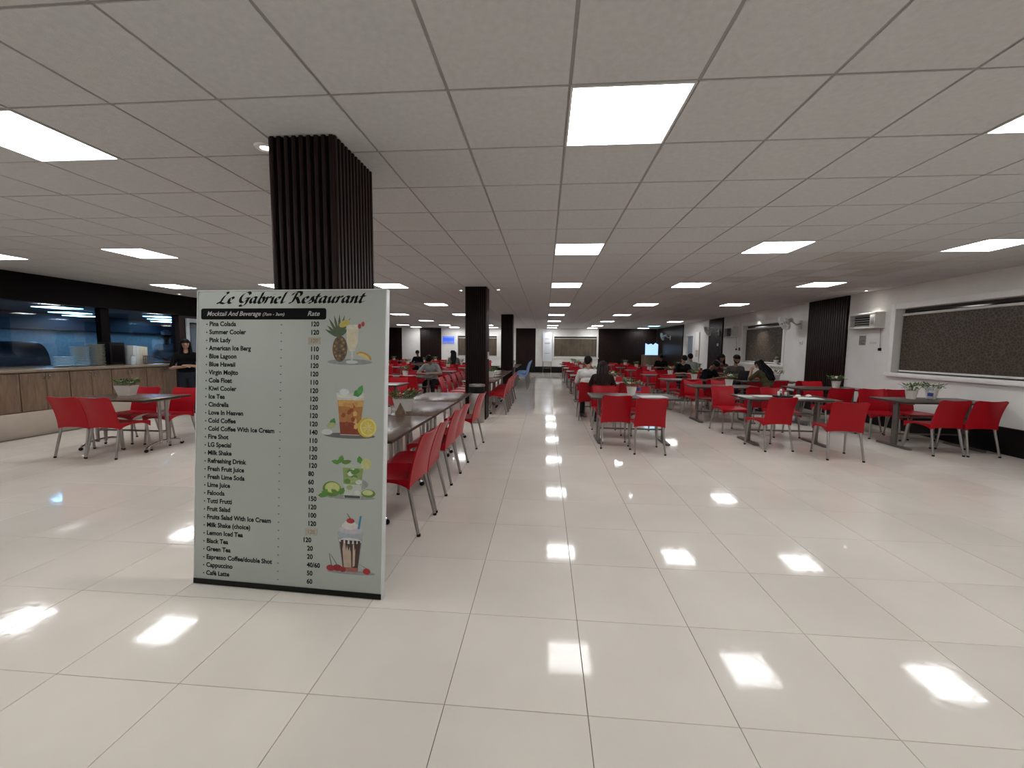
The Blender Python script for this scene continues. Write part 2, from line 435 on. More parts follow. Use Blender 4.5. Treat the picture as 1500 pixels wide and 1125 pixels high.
# ------------------------------------------------------------------ windows with casing, sill and blind
def window(n, axis, c, a0, a1, z0, z1, lab, curtain=False):
    t = struct(empty('window_%d' % n))
    sg = 1
    def bx(mb, ca, cb, s0, s1, za, zb, bev=0):
        return mb.box((ca, s0, za), (cb, s1, zb), bev) if axis == 'y' else mb.box((s0, ca, za), (s1, cb, zb), bev)
    f = MB(); w_ = .10
    bx(f, c-.025, c+.0, a0-w_, a0, z0-.02, z1+w_, .004); bx(f, c-.025, c, a1, a1+w_, z0-.02, z1+w_, .004); bx(f, c-.025, c, a0, a1, z1, z1+w_, .004)
    f.build('casing', WHITE, t)
    bx(MB(), c-.07, c+.10, a0-w_-.02, a1+w_+.02, z0-.08, z0, .008).build('sill', WHITE, t)
    bx(MB(), c+.17, c+.18, a0, a1, z0, z1).build('pane', mat('night_glass', (.01, .012, .015), .05), t)
    fr = MB(); bx(fr, c+.15, c+.19, a0, a0+.05, z0, z1); bx(fr, c+.15, c+.19, a1-.05, a1, z0, z1); bx(fr, c+.15, c+.19, a0+.05, a1-.05, z0, z0+.05); bx(fr, c+.15, c+.19, a0+.05, a1-.05, z1-.05, z1)
    fr.build('frame', mat('dark_window_frame', (.05, .045, .04), .5), t, smooth=False)
    b = empty('roller_blind')
    tag(b, lab, 'blind')
    bx(MB(), c+.085, c+.135, a0+.02, a1-.02, z1-.13, z1-.085, .012).build('head_rail', LGREY, b)
    if curtain:
        mb = MB(); N = 60
        def F(u, v):
            a = a0+.03+(a1-a0-.06)*(u+1)/2; dd = .11+.018*math.sin(u*38)
            z = z0+.02+(z1-z0-.11)*(v+1)/2
            return (c+dd, a, z) if axis == 'y' else (a, c+dd, z)
        def G(u, v):
            p_ = list(F(u, v)); p_[0 if axis == 'y' else 1] += .006; return tuple(p_)
        mb.shell(F, G, 90, 2); mb.build('fabric', mat('brown_curtain', (.10, .075, .05), .7, var=.2, scale=3), b)
    else:
        bx(MB(), c+.105, c+.111, a0+.03, a1-.03, z0+.045, z1-.11).build('fabric', BLIND, b, smooth=False)
    bx(MB(), c+.09, c+.125, a0+.03, a1-.03, z0+.015, z0+.05, .008).build('bottom_rail', WHITE, b)
window(1, 'y', WR, *W1, 'brown lattice-patterned roller blind in the large near window on the right')
window(2, 'y', WR, *W2, 'plain dark brown roller blind in the second window behind the wall fan')
window(3, 'x', YF, *W3, 'brown curtain blind in the far window right of the white panel', True)
window(4, 'x', YF, *W4, 'brown curtain blind in the far window behind the second pillar', True)
# door leaf on the far right wall
d = struct(empty('door_1'))
MB().box((WR+.05, D1[0]+.06, 0), (WR+.09, D1[1]-.06, D1[3]-.06), .004).build('door_leaf', mat('door_grey_blue', (.20, .25, .31), .4), d)
mb = MB(); mb.box((WR-.03, D1[0]-.08, 0), (WR+.12, D1[0]+.05, D1[3]+.08), .005).box((WR-.03, D1[1]-.05, 0), (WR+.12, D1[1]+.08, D1[3]+.08), .005).box((WR-.03, D1[0]+.05, D1[3]-.05), (WR+.12, D1[1]-.05, D1[3]+.08), .005)
mb.build('door_frame', WHITE, d)
MB().box((WR+.02, D1[0]+.12, .98), (WR+.05, D1[0]+.24, 1.02), .006).build('door_handle', CHROME, d)
# doorway to the kitchen passage
d = struct(empty('door_2'))
mb = MB(); mb.box((WL-.12, 10.05, 0), (WL+.04, 10.13, 2.2), .005).box((WL-.12, 11.07, 0), (WL+.04, 11.15, 2.2), .005).box((WL-.12, 10.13, 2.10), (WL+.04, 11.07, 2.2), .005)
mb.build('door_frame', mat('pale_door_frame', (.42, .47, .52), .4), d)
MB().box((WL-.1, 10.14, 0), (WL-.06, 11.06, 2.09), .004).build('door_leaf', mat('dark_door', (.03, .032, .04), .4), d)
MB().box((WL-.06, 10.25, 1.3), (WL-.055, 10.95, 1.95)).build('door_pane', mat('dim_pane', (.16, .2, .26), .15), d)

# ------------------------------------------------------------------ kitchen behind the counter
kz = 2.45
struct(MB().box((-16, YB, kz), (-9.5, 16.2, kz+.1)).build('ceiling_kitchen', KDARK, smooth=False))
kw = struct(MB().box((-15.7, YB, 0), (-15.5, 16.2, 1.95)).build('wall_kitchen', BLUEWALL, smooth=False))
struct(MB().box((-15.7, YB, 1.95), (-15.3, 16.2, kz)).build('wall_kitchen_bulkhead', KDARK, smooth=False))
struct(MB().box((-15.7, 16, 0), (-11.2, 16.2, kz)).build('wall_kitchen_end', KDARK, smooth=False))
for x, y, nm in ((-12.0, 9.35, 'front of the left set'), (-13.6, 10.9, 'middle of the left set'), (-14.7, 12.1, 'rear of the left set'), (-12.25, 12.35, 'front of the right set'),
                 (-13.4, 13.6, 'middle of the right set'), (-14.6, 14.9, 'rear of the right set'), (-12.0, 5.6, 'front beyond the left picture edge'), (-13.6, 6.6, 'rear beyond the left picture edge')):
    t = empty('kitchen_light', (x, y, kz), 0, 'square blue-white kitchen ceiling light, '+nm, 'kitchen light', 'kitchen lights')
    MB().box((-.33, -.33, -.05), (.33, .33, 0), .01).build('housing', GREY, t)
    MB().box((-.31, -.31, -.062), (.31, .31, -.05)).build('diffuser', KLIGHT, t, smooth=False)
for i, (a, b) in enumerate(((YB+.02, 3.8), (3.85, 8.02), (8.22, 9.85))):
    g = struct(empty('window_%d' % (5+i)))
    MB().box((WL-.12, a, 1.10), (WL-.108, b, 2.265)).build('pane', GLASS, g, smooth=False)
    MB().box((WL-.13, a, 1.09), (WL-.098, b, 1.10)).box((WL-.13, a, 2.262), (WL-.098, b, 2.27)).build('frame', STEEL, g, smooth=False)
tag(MB().box((WL-.16, 8.03, 1.092), (WL-.04, 8.21, 2.268), .006).build('window_post', DARK2), 'dark square post between the two serving windows', 'post')

# counter: stone plinth, cabinet units, worktop
struct(MB().box((-9.28, YB, 0), (-8.3, 8.68, .40), .004).build('trim_9', STONE))
cab_n = [5.515, 6.21, 6.91, 7.61, 8.31]
names = ['leftmost, cut off by the picture edge', 'nearest full unit', 'behind the left table', 'behind the white plant pot', 'at the far end by the standing woman']
root = empty('counter_cabinet')
MB().box((-.9, -.347, 0), (0, .347, .64), .002).build('body', CAB, root, smooth=False)
for s in (-1, 1):
    dr = MB().box((0, min(s*.003, s*.342), .015), (.02, max(s*.003, s*.342), .625), .003).build('door', CAB, root)
    MB().tube([(.02, s*.035, .53), (.045, s*.035, .535), (.05, s*.035, .56), (.045, s*.035, .585), (.02, s*.035, .59)], .007, 8).build('handle', CHROME, dr)
CB = Proto(root)
for y, nm in zip(cab_n, names):
    CB.place((-8.32, y, .40), 0, 'brown wood double-door counter cabinet, '+nm, 'cabinet', 'cabinets under the serving counter')
o = CB.place((-8.32, 4.82, .40), 0, 'brown wood double-door counter cabinet beyond the left picture edge', 'cabinet', 'cabinets under the serving counter')
tag(MB().box((-9.28, 4.47, 1.042), (-8.26, 8.72, 1.088), .008).build('worktop', TOPSTONE), 'long stone worktop over the wood cabinets of the serving counter', 'worktop')

# things on the counter: plates, trays, black box
pl = MB().lathe([(.04, 0), (.075, .002), (.135, .016), (.14, .02), (.132, .021), (.07, .008), (.001, .007)], 22).mesh('plate', PLATE)
for (py, n, nm) in ((6.92, 7, 'low left stack of plates'), (7.2, 14, 'middle stack of plates'), (7.47, 16, 'tallest stack of plates beside the black box')):
    for i in range(n):
        o = bpy.data.objects.new('plate', pl); COL.objects.link(o); o.location = (-8.85+random.uniform(-.006, .006), py+random.uniform(-.006, .006), 1.0885+i*.0265)
        tag(o, 'cream dinner plate in the '+nm, 'plate', nm)
t = empty('serving_box', (-8.95, 7.86, 1.0885), 0, 'black box-shaped cabinet standing on the counter against the dark post', 'box')
MB().box((-.14, -.15, 0), (.14, .15, .46), .012).build('body', RUB, t); MB().box((.14, -.11, .06), (.146, .11, .40), .003).build('front_panel', DARK2, t)
WT = mat('white_tray', (.62, .66, .68), .4); WT2 = mat('cream_tray', (.6, .57, .48), .4)
for k in range(9):
    o = MB().box((-.16, -.015, 0), (.16, .012, .40-.004*k), .006).build('serving_tray', WT if k < 4 else WT2)
    o.location = (-8.85, 8.08+k*.036, 1.089); o.rotation_euler = (-.03, 0, 0)
    tag(o, ORD[k]+' upright tray from the left in the white row on the counter', 'tray', 'upright trays on the counter')
t = empty('bottle_crate', (-8.62, 8.33, 1.0885), 0, 'small brown wire caddy in front of the upright trays', 'caddy')
MB().box((-.05, -.07, 0), (.05, .07, .02), .004).build('base', mat('brown_wire', (.12, .07, .06), .5), t)
mb = MB()
for a in range(4):
    for z in (.06, .12, .18): mb.box((-.052+.026*a*0, -.07+.045*a, z-.05), (-.045, -.06+.045*a, z)).box((.045, -.07+.045*a, z-.05), (.052, -.06+.045*a, z))
mb.box((-.052, -.07, .17), (.052, .075, .185), .003); mb.build('cage', MATS['brown_wire'], t)
for k, (yy, h) in enumerate(((7.99+.0, .17),)):
    t = empty('glass_jar', (-8.62, yy+.0, 1.0885), 0, 'clear glass jar on the counter beside the black box', 'jar')
    MB().lathe([(.04, 0), (.045, .01), (.045, h-.03), (.035, h)], 14).build('jar_body', mat('jar_glass', (.55, .65, .7), .1), t)
    MB().lathe([(.037, h), (.037, h+.02), (.01, h+.025)], 14).build('lid', GREY, t)
# dark domed warmer and stainless work table inside the kitchen
t = empty('food_warmer', (-10.7, 7.0, 0), 0, 'dark roll-top food warmer behind the serving glass on the left', 'food warmer')
MB().box((-.4, -1.2, .1), (.4, 1.2, 1.05), .01).build('cabinet', STEEL, t)
mb = MB()
def F(u, v):
    a = (u+1)/2*PI; return (.36*math.cos(a), .15+.7*v, 1.05+.5*math.sin(a)**.8 if math.sin(a) > 1e-6 else 1.05)
mb.shell(F, lambda u, v: (F(u, v)[0]*.9, F(u, v)[1]*.98+.003, 1.05+(F(u, v)[2]-1.05)*.9), 16, 4); mb.build('roll_top', mat('dark_lid', (.02, .03, .045), .3), t)
MB().box((-.36, -1.15, 1.05), (.36, -.6, 1.42), .12).build('lid', MATS['dark_lid'], t)
MB().box((.362, -.2, 1.2), (.366, .02, 1.38)).build('card', PAPER, t)
for s, q in ((-.35, -1.1), (-.35, 1.1), (.35, -1.1), (.35, 1.1)): MB().lathe([(.03, 0), (.03, .1)], 10, (s, q, 0)).build('foot', STEEL, t)

# ------------------------------------------------------------------ pillars
def pillar(x0, y0, wx, wy, lab, separate):
    t = empty('pillar', (x0, y0, 0), 0, lab, 'pillar', 'slatted pillars down the hall')
    MB().box((.02, .02, 0), (wx-.02, wy-.02, HC-.003)).build('core', DARK2, t, smooth=False)
    nx = round(wx/.045); ny = round(wy/.045); spots = []
    for i in range(nx):
        c = (i+.5)*wx/nx; spots += [(c, .012, 0), (c, wy-.012, 0)]
    for i in range(ny):
        c = (i+.5)*wy/ny; spots += [(.012, c, 1), (wx-.012, c, 1)]
    me = MB().box((-.0125, -.014, 0), (.0125, .014, HC-.002), .005).mesh('slat', DARK)
    mb = MB()
    for a, b, q in spots:
        if separate:
            o = bpy.data.objects.new('slat', me); COL.objects.link(o); o.parent = t; o.location = (a, b, 0); o.rotation_euler = (0, 0, q*PI/2)
        elif q: mb.box((a-.014, b-.0125, 0), (a+.014, b+.0125, HC-.002), .004)
        else: mb.box((a-.0125, b-.014, 0), (a+.0125, b+.014, HC-.002), .004)
    if not separate: tag(mb.build('slats', DARK, t), kind='stuff')
    return t
pillar(-1.69, 2.47, .42, .55, 'nearest dark slatted pillar rising behind the menu board', True)
pillar(-1.66, 8.5, .44, .45, 'second dark slatted pillar beside the steel bin', False)
pillar(-1.65, 15.4, .44, .45, 'third dark slatted pillar near the blue chairs', False)
o = MB().box((-1.215, 8.66, 1.27), (-1.19, 8.74, 1.42), .005).build('switch_box', LGREY); tag(o, 'small white switch box on the side of the second pillar', 'switch box')

# ------------------------------------------------------------------ chair prototypes
def make_chair(M, caps=True):
    t = empty('chair')
    def F(u, v):
        x = u*.225*(1-.06*max(0, -v)); y = .005+v*.215
        return (x, y, .452-.012*(1-u*u)*(1-v*v)-.02*max(0, v)**6+.004*abs(u)**4)
    def G(u, v):
        p = F(u*.985, v*.985); return (p[0], p[1], p[2]-.014-.012*max(abs(u), abs(v))**6-.055*(u*u*v*v)**1.2)
    MB().shell(F, G, 12, 12).build('seat', M, t)
    def prof(tt): return -.205-.035*tt-.075*tt**2
    def B(u, v):
        tt = (v+1)/2; top = .815+.018*u*u-.03*abs(u)**14
        z = .405+.02*abs(u)**3*(-1)*(1-tt)+tt*(top-.405)
        half = .222-.006*math.sin(tt*PI)-.004*tt
        return (u*half, prof(tt)-.03*(1-u*u)*(.35+.65*tt)+.012, z)
    def Bb(u, v):
        p = B(u*.99, v*.995); return (p[0], p[1]-.014, p[2])
    MB().shell(B, Bb, 12, 10).build('backrest', M, t)
    for sx in (-1, 1):
        a = MB().tube([(sx*.195, .175, .425), (sx*.212, .215, .012)], [.0165, .0135], 10).build('leg', ALU, t)
        b = MB().tube([(sx*.19, -.185, .425), (sx*.213, -.275, .012)], [.0165, .0135], 10).build('leg', ALU, t)
        if caps:
            MB().lathe([(.013, 0), (.016, .002), (.016, .02), (.013, .022)], 10, (sx*.2125, .216, 0)).build('foot_cap', RUB, a)
            MB().lathe([(.013, 0), (.016, .002), (.016, .02), (.013, .022)], 10, (sx*.2135, -.277, 0)).build('foot_cap', RUB, b)
    return t
CH = Proto(make_chair(RED)); CHF = Proto(make_chair(RED, False)); CHB = Proto(make_chair(BLUE, False))
def chair(x, y, rz, label, group, kind='red'):
    p = CHB if kind == 'blue' else (CH if y < 8.2 else CHF)
    return p.place((x, y, 0), rz+random.uniform(-.04, .04), label, 'chair', group)

# ------------------------------------------------------------------ table prototypes
def make_table_b():                     # flat-foot tables in the right half
    t = empty('dining_table'); L, Wd = .68, .36
    MB().box((-L, -Wd, .722), (L, Wd, .75), .006).build('tabletop', TOPDARK, t)
    e = MB().box((-L-.003, -Wd-.003, .724), (L+.003, -Wd, .744)).box((-L-.003, Wd, .724), (L+.003, Wd+.003, .744)).box((-L-.003, -Wd, .724), (-L, Wd, .744)).box((L, -Wd, .724), (L+.003, Wd, .744))
    e.build('edge_band', EDGE, t, smooth=False)
    for s in (-1, 1):
        MB().box((s*.52-.022, -.045, .03), (s*.52+.022, .045, .70), .01).build('leg', STEEL, t)
        f = [(math.cos(a)*.045+0, (math.sin(a)*.05+(.27 if math.sin(a) >= 0 else -.27))) for a in [2*PI*k/20 for k in range(20)]]
        MB().prism([(s*.52+q[0], q[1]) for q in f], .004, .03).build('foot', STEEL, t)
        MB().box((s*.52-.03, -.28, .70), (s*.52+.03, .28, .722), .004).build('bracket', STEEL, t)
    for z in (.47, .2): MB().box((-.5, -.012, z-.012), (.5, .012, z+.012), .004).build('rail', STEEL, t)
    return t
def make_table_a():                     # tube tables with arched chrome feet
    t = empty('dining_table'); L, Wd = .595, .375
    MB().box((-L, -Wd, .722), (L, Wd, .75), .006).build('tabletop', TOPWOOD, t)
    e = MB().box((-L-.003, -Wd-.003, .724), (L+.003, -Wd, .744)).box((-L-.003, Wd, .724), (L+.003, Wd+.003, .744)).box((-L-.003, -Wd, .724), (-L, Wd, .744)).box((L, -Wd, .724), (L+.003, Wd, .744))
    e.build('edge_band', EDGE, t, smooth=False)
    for s in (-1, 1):
        for q in (-1, 1):
            MB().tube([(s*.5, q*.055, .08), (s*.5, q*.055, .722)], .022, 12).build('leg', ALU, t)
        ft = MB().tube([(s*.5, .28*math.sin(a), .035+.075*math.cos(a*.98)) for a in [-PI/2+PI*k/14 for k in range(15)]], .017, 10).build('foot', CHROME, t)
        for q in (-1, 1): MB().ball((s*.5, q*.285, .026), (.022, .028, .025)).build('foot_cap', RUB, ft)
        for z in (.25, .55): MB().box((s*.5-.012, -.05, z-.02), (s*.5+.012, .05, z+.02), .004).build('clamp', ALU, t)
        MB().box((s*.5-.025, -.28, .70), (s*.5+.025, .28, .722), .004).build('bracket', STEEL, t)
    MB().tube([(-.48, 0, .25), (.48, 0, .25)], .013, 10).build('rail', STEEL, t)
    return t
TB = Proto(make_table_b()); TA = Proto(make_table_a())

# ------------------------------------------------------------------ potted plants
def foliage(rx, ry, z0, h, n, seed, mats):
    rd = random.Random(seed); mb = MB()
    for i in range(n):
        a = rd.uniform(0, 2*PI); q = math.sqrt(rd.random()); bx_, by_ = rx*.7*q*math.cos(a), ry*.7*q*math.sin(a)
        tx, ty, tz = bx_*1.0+rx*.6*math.cos(a)*rd.random(), by_+ry*.6*math.sin(a)*rd.random(), z0+h*rd.uniform(.35, 1)
        b = Vector((bx_, by_, z0-.01)); e = Vector((tx, ty, tz)); d = e-b; l = rd.uniform(.045, .075); wd = l*.36
        ln = Vector((math.cos(a+rd.uniform(-1, 1)), math.sin(a+rd.uniform(-1, 1)), rd.uniform(-.1, .9))).normalized(); sd = ln.cross(Vector((0, 0, 1))).normalized(); up = sd.cross(ln)
        mb.cur = rd.choice((0, 0, 1))
        P = [e-ln*l*.1, e+ln*l*.3+sd*wd*.5, e+ln*l*.7+sd*wd*.4, e+ln*l, e+ln*l*.7-sd*wd*.4, e+ln*l*.3-sd*wd*.5, e+ln*l*.5-up*.008]
        mb.add(P, [(0, 1, 6), (1, 2, 6), (2, 3, 6), (3, 4, 6), (4, 5, 6), (5, 0, 6)])
        mb.add([b, b+Vector((.003, 0, 0)), e+Vector((.002, 0, 0)), e], [(0, 1, 2, 3)])
    return mb
def flowers(rx, ry, z, n, seed):
    rd = random.Random(seed); mb = MB()
    for i in range(n):
        a = rd.uniform(0, 2*PI); c = (rx*rd.random()*math.cos(a), ry*rd.random()*math.sin(a), z+rd.uniform(-.02, .02))
        for k in range(5):
            q = 2*PI*k/5; mb.ball((c[0]+.016*math.cos(q), c[1]+.016*math.sin(q), c[2]), (.013, .013, .007), 7, 4)
        mb.ball((c[0], c[1], c[2]+.005), .008, 6, 4)
    return mb
def make_pot_rect(seed):
    t = empty('potted_plant')
    def ring(hx, hy, z): return [(-hx, -hy, z), (hx, -hy, z), (hx, hy, z), (-hx, hy, z)]
    vs = ring(.085, .055, 0)+ring(.125, .075, .15)+ring(.117, .067, .15)+ring(.115, .065, .13)
    fs = [(3, 2, 1, 0)]+[(l*4+k, l*4+(k+1) % 4, l*4+4+(k+1) % 4, l*4+4+k) for l in range(3) for k in range(4)]+[(12, 13, 14, 15)]
    MB().add(vs, fs).build('pot', POT, t, smooth=False)
    MB().box((-.112, -.062, .128), (.112, .062, .138)).build('soil', SOIL, t, smooth=False)
    foliage(.15, .09, .13, .10, 90, seed, 0).build('foliage', [LEAF, LEAF2], t, smooth=False)
    flowers(.12, .05, .20, 3, seed).build('flowers', PETAL, t)
    return t
def make_pot_round(seed, nf):
    t = empty('potted_plant')
    MB().lathe([(.05, 0), (.058, .004), (.078, .13), (.08, .14), (.073, .14), (.07, .12)], 20, caps=False).lathe([(.001, 0), (.05, 0)], 20, caps=False).build('pot', POT, t)
    MB().lathe([(.001, .125), (.072, .125)], 18, caps=False).build('soil', SOIL, t)
    foliage(.11, .11, .13, .11, 60, seed, 0).build('foliage', [LEAF, LEAF2], t, smooth=False)
    flowers(.08, .08, .22, nf, seed).build('flowers', PETAL, t)
    return t
PR = Proto(make_pot_rect(1)); PA = Proto(make_pot_round(2, 3)); PB = Proto(make_pot_round(5, 7))
PLANTS = 0
def plant(x, y, label, kind=None, rz=None):
    global PLANTS
    p = kind or (PA, PB)[PLANTS % 2]; PLANTS += 1
    return p.place((x, y, .7505), rz if rz is not None else random.uniform(0, 6), label, 'potted plant', 'white pots of greenery on the tables')

# ------------------------------------------------------------------ tables and chairs
def table_set(row, k, x, y, proto, spots='nl nr fl fr', pot=True, dy=.59, skip=(), px=0, py=0):
    tn = '%s table of the %s' % (ORD[k], row)
    proto.place((x, y, 0), random.uniform(-.015, .015), 'brown rectangular dining table, '+tn, 'table', 'dining tables in rows')
    for s in spots.split():
        sx = {'l': -.29, 'r': .29}[s[1]]; near = s[0] == 'n'
        lab = 'red plastic chair, %s %s side of %s' % ('near' if near else 'far', 'left' if s[1] == 'l' else 'right', tn)
        chair(x+sx+random.uniform(-.03, .03), y+(-dy if near else dy)+random.uniform(-.015, .015), 0 if near else PI, lab, 'red chairs at the dining tables')
    if pot: plant(x+px, y+py, 'white potted plant on the '+tn)
# left table by the counter
TA.place((-6.02, 5.5, 0), 0, 'brown table with arched chrome feet by the serving counter', 'table', 'dining tables in rows')
for x, y, r, l in ((-6.24, 5.13, 0, 'near left'), (-5.79, 5.13, .02, 'near right'), (-6.42, 5.86, PI+.03, 'far left'), (-5.78, 5.86, PI-.05, 'far right')):
    chair(x, y, r, 'red plastic chair, %s side of the table by the serving counter' % l, 'red chairs at the dining tables')
plant(-6.2, 5.62, 'wide tapered white planter with green leaves on the table by the counter', PR, .05)

# long run of tables behind the menu board
for k, y in enumerate((3.78, 4.985, 6.19)):
    o = TA.place((-1.6, y, 0), PI/2, 'brown table, %s of the joined run behind the menu board' % ORD[k], 'table', 'joined tables behind the menu board')
for k, (y, dx, r) in enumerate(((3.32, 0, 0), (3.78, 0, .03), (4.55, -.02, 0), (5.03, -.02, 0), (6.2, 0, -.06))):
    chair(-1.25+dx, y, PI/2+r, 'red plastic chair, %s from the menu board on the aisle side' % ORD[k], 'red chairs along the joined tables')
for k, y in enumerate((3.4, 3.9, 4.6, 5.1, 5.75, 6.25)):
    chair(-2.2, y, -PI/2, 'red plastic chair, %s from the menu board on the far side of the joined tables' % ORD[k], 'red chairs along the joined tables')
plant(-1.66, 4.72, 'white planter with flowers on the joined tables behind the menu board', PR, .35)
t = empty('table_sign', (-1.62, 4.50, .7505), .2, 'small wooden triangular table sign in front of the white planter', 'table sign')
MB().add([(-.06, -.03, 0), (.06, -.03, 0), (.06, .03, 0), (-.06, .03, 0), (-.0, -.012, .13), (.0, .012, .13)], [(3, 2, 1, 0), (0, 1, 4), (1, 2, 5, 4), (2, 3, 5), (3, 0, 4, 5)]).build('wedge', CAB, t, smooth=False)
t = empty('small_bottle', (-1.73, 4.44, .7505), 0, 'small white bottle beside the wooden table sign', 'bottle')
MB().lathe([(.018, 0), (.021, .004), (.021, .07), (.012, .085)], 12).build('body', POT, t); MB().lathe([(.013, .085), (.013, .105)], 10).build('cap', mat('green_cap', (.05, .12, .07), .4), t)
# second run
for k, y in enumerate((9.75, 10.955, 12.16, 13.365)):
    TA.place((-1.5, y, 0), PI/2, 'brown table, %s of the joined run behind the second pillar' % ORD[k], 'table', 'joined tables behind the second pillar')
for k in range(6):
    chair(-1.12, 9.32+k*.5, PI/2, 'red plastic chair, %s behind the second pillar on the aisle side' % ORD[k], 'red chairs behind the second pillar')
    chair(-2.1, 9.35+k*.62, -PI/2, 'red plastic chair, %s behind the second pillar on the left side' % ORD[k], 'red chairs behind the second pillar')
plant(-1.42, 10.6, 'white planter on the joined tables behind the second pillar', PR, .1)
# third run with blue chairs
for k, y in enumerate((16.8, 18.005, 19.21)):
    TA.place((-1.5, y, 0), PI/2, 'brown table, %s of the joined run beyond the third pillar' % ORD[k], 'table', 'joined tables beyond the third pillar')
for k in range(5):
    chair(-.92, 15.2+k*.6, PI/2, 'tall light blue plastic chair by the aisle, %s from the front' % ORD[k], 'blue chairs by the third pillar', 'blue').scale = (1.2, 1.1, 1.22)
plant(-1.3, 16.6, 'white potted plant on the joined tables beyond the third pillar', PA)

# right half
aisle = [(1.42, 6.82), (1.42, 9.4), (1.42, 11.95), (1.42, 14.1), (1.42, 16.4), (1.42, 18.7), (1.42, 21.1)]
for k, (x, y) in enumerate(aisle):
    if k == 0:
        table_set('aisle row', 0, x, y, TB, 'fl fr', px=.0, py=.02)
        chair(1.09, 6.48, .0, 'red plastic chair, near left side of first table of the aisle row', 'red chairs at the dining tables')
        chair(1.52, 6.19, -.05, 'red plastic chair, near right side of first table of the aisle row', 'red chairs at the dining tables')
    elif k == 1: table_set('aisle row', k, x, y, TB, 'nr fl fr', px=.1)
    else: table_set('aisle row', k, x, y, TB)
chair(.93, 8.86, 0, 'red plastic chair under the man in white shirt, second aisle table', 'red chairs at the dining tables')
chair(1.14, 8.22, -.1, 'red plastic chair under the long-haired woman near the aisle', 'red chairs at the dining tables')
mid = [(3.88, 6.98), (3.76, 9.0), (3.68, 10.82), (3.62, 12.64), (3.66, 15.3), (3.7, 17.6), (3.7, 20.0)]
for k, (x, y) in enumerate(mid):
    if k == 0:
        table_set('middle row', 0, x, y, TB, 'fr', pot=False)
        chair(3.46, 6.6, .12, 'red plastic chair, near left side of first table of the middle row', 'red chairs at the dining tables')
        chair(4.17, 6.15, -.16, 'red plastic chair, near right side of first table of the middle row', 'red chairs at the dining tables')
        chair(3.42, 7.86, PI+.1, 'red plastic chair turned outward, far left side of first table of the middle row', 'red chairs at the dining tables')
    elif k == 1: table_set('middle row', k, x, y, TB, 'nr fl fr', px=.12)
    elif k == 2: table_set('middle row', k, x, y, TB, 'nl nr fl', px=.12)
    elif k == 3: table_set('middle row', k, x, y, TB, 'nl fl', px=.12)
    else: table_set('middle row', k, x, y, TB, px=.12)
chair(4.22, 11.42, PI+.5, 'red plastic chair under the person leaning over the third middle table', 'red chairs at the dining tables')
chair(4.25, 13.22, PI, 'red plastic chair under the black T-shirt person facing camera', 'red chairs at the dining tables')
wallr = [(6.1, 6.95), (5.78, 8.95), (5.5, 10.8), (5.45, 12.85), (5.5, 15.3), (5.5, 17.6), (5.4, 20.0)]
for k, (x, y) in enumerate(wallr):
    if k == 0:
        table_set('wall row', 0, x, y, TB, '', pot=False)
        for cx, cy_, r, l in ((5.82, 6.6, .05, 'near left'), (6.30, 6.6, -.02, 'near right'), (5.85, 7.62, PI-.25, 'far left'), (6.4, 7.66, PI, 'far right')):
            chair(cx, cy_, r, 'red plastic chair, %s side of first table of the wall row' % l, 'red chairs at the dining tables')
        plant(5.86, 7.05, 'left of two white potted plants on the table under the large window', PA)
        plant(6.22, 7.12, 'right of two white potted plants on the table under the large window', PB)
    elif k == 1: table_set('wall row', k, x, y, TB, 'nl nr fr', px=.2)
    elif k == 2: table_set('wall row', k, x, y, TB, 'fr', px=.35, py=.1)
    elif k == 3: table_set('wall row', k, x, y, TB, 'nl nr')
    elif k == 4: table_set('wall row', k, x, y, TB, 'nr fl fr')
    else: table_set('wall row', k, x, y, TB)
chair(5.5, 13.44, PI, 'red plastic chair under the person in maroon top', 'red chairs at the dining tables')
chair(5.05, 14.72, 0, 'red plastic chair under the person in grey, wall row', 'red chairs at the dining tables')
chair(5.1, 11.5, PI, 'red plastic chair under the bearded man with laptop', 'red chairs at the dining tables')
chair(5.98, 10.2, 0, 'red plastic chair, near right side of third table of the wall row', 'red chairs at the dining tables')
chair(5.3, 10.14, .35, 'red plastic chair under the woman in olive top', 'red chairs at the dining tables')
# left half beyond the joined tables
for k, y in enumerate((8.2, 10.6, 13.0, 15.4, 17.8, 20.2, 22.4)):
    table_set('left inner row', k, -3.57, y, TB, 'nl nr fl' if k == 1 else ('fl fr' if k == 4 else 'nl nr fl fr'), px=-.1 if k else .1)
chair(-3.12, 11.2, PI, 'red plastic chair under the man in grey shirt with bowed head', 'red chairs at the dining tables')
chair(-3.86, 17.2, .1, 'red plastic chair under the person in checked top', 'red chairs at the dining tables')
for k, y in enumerate((15.4, 17.8, 20.2, 22.4)):
    table_set('left outer row', k, -6.05, y, TB)
table_set('left corner row', 0, -8.4, 22.4, TB)

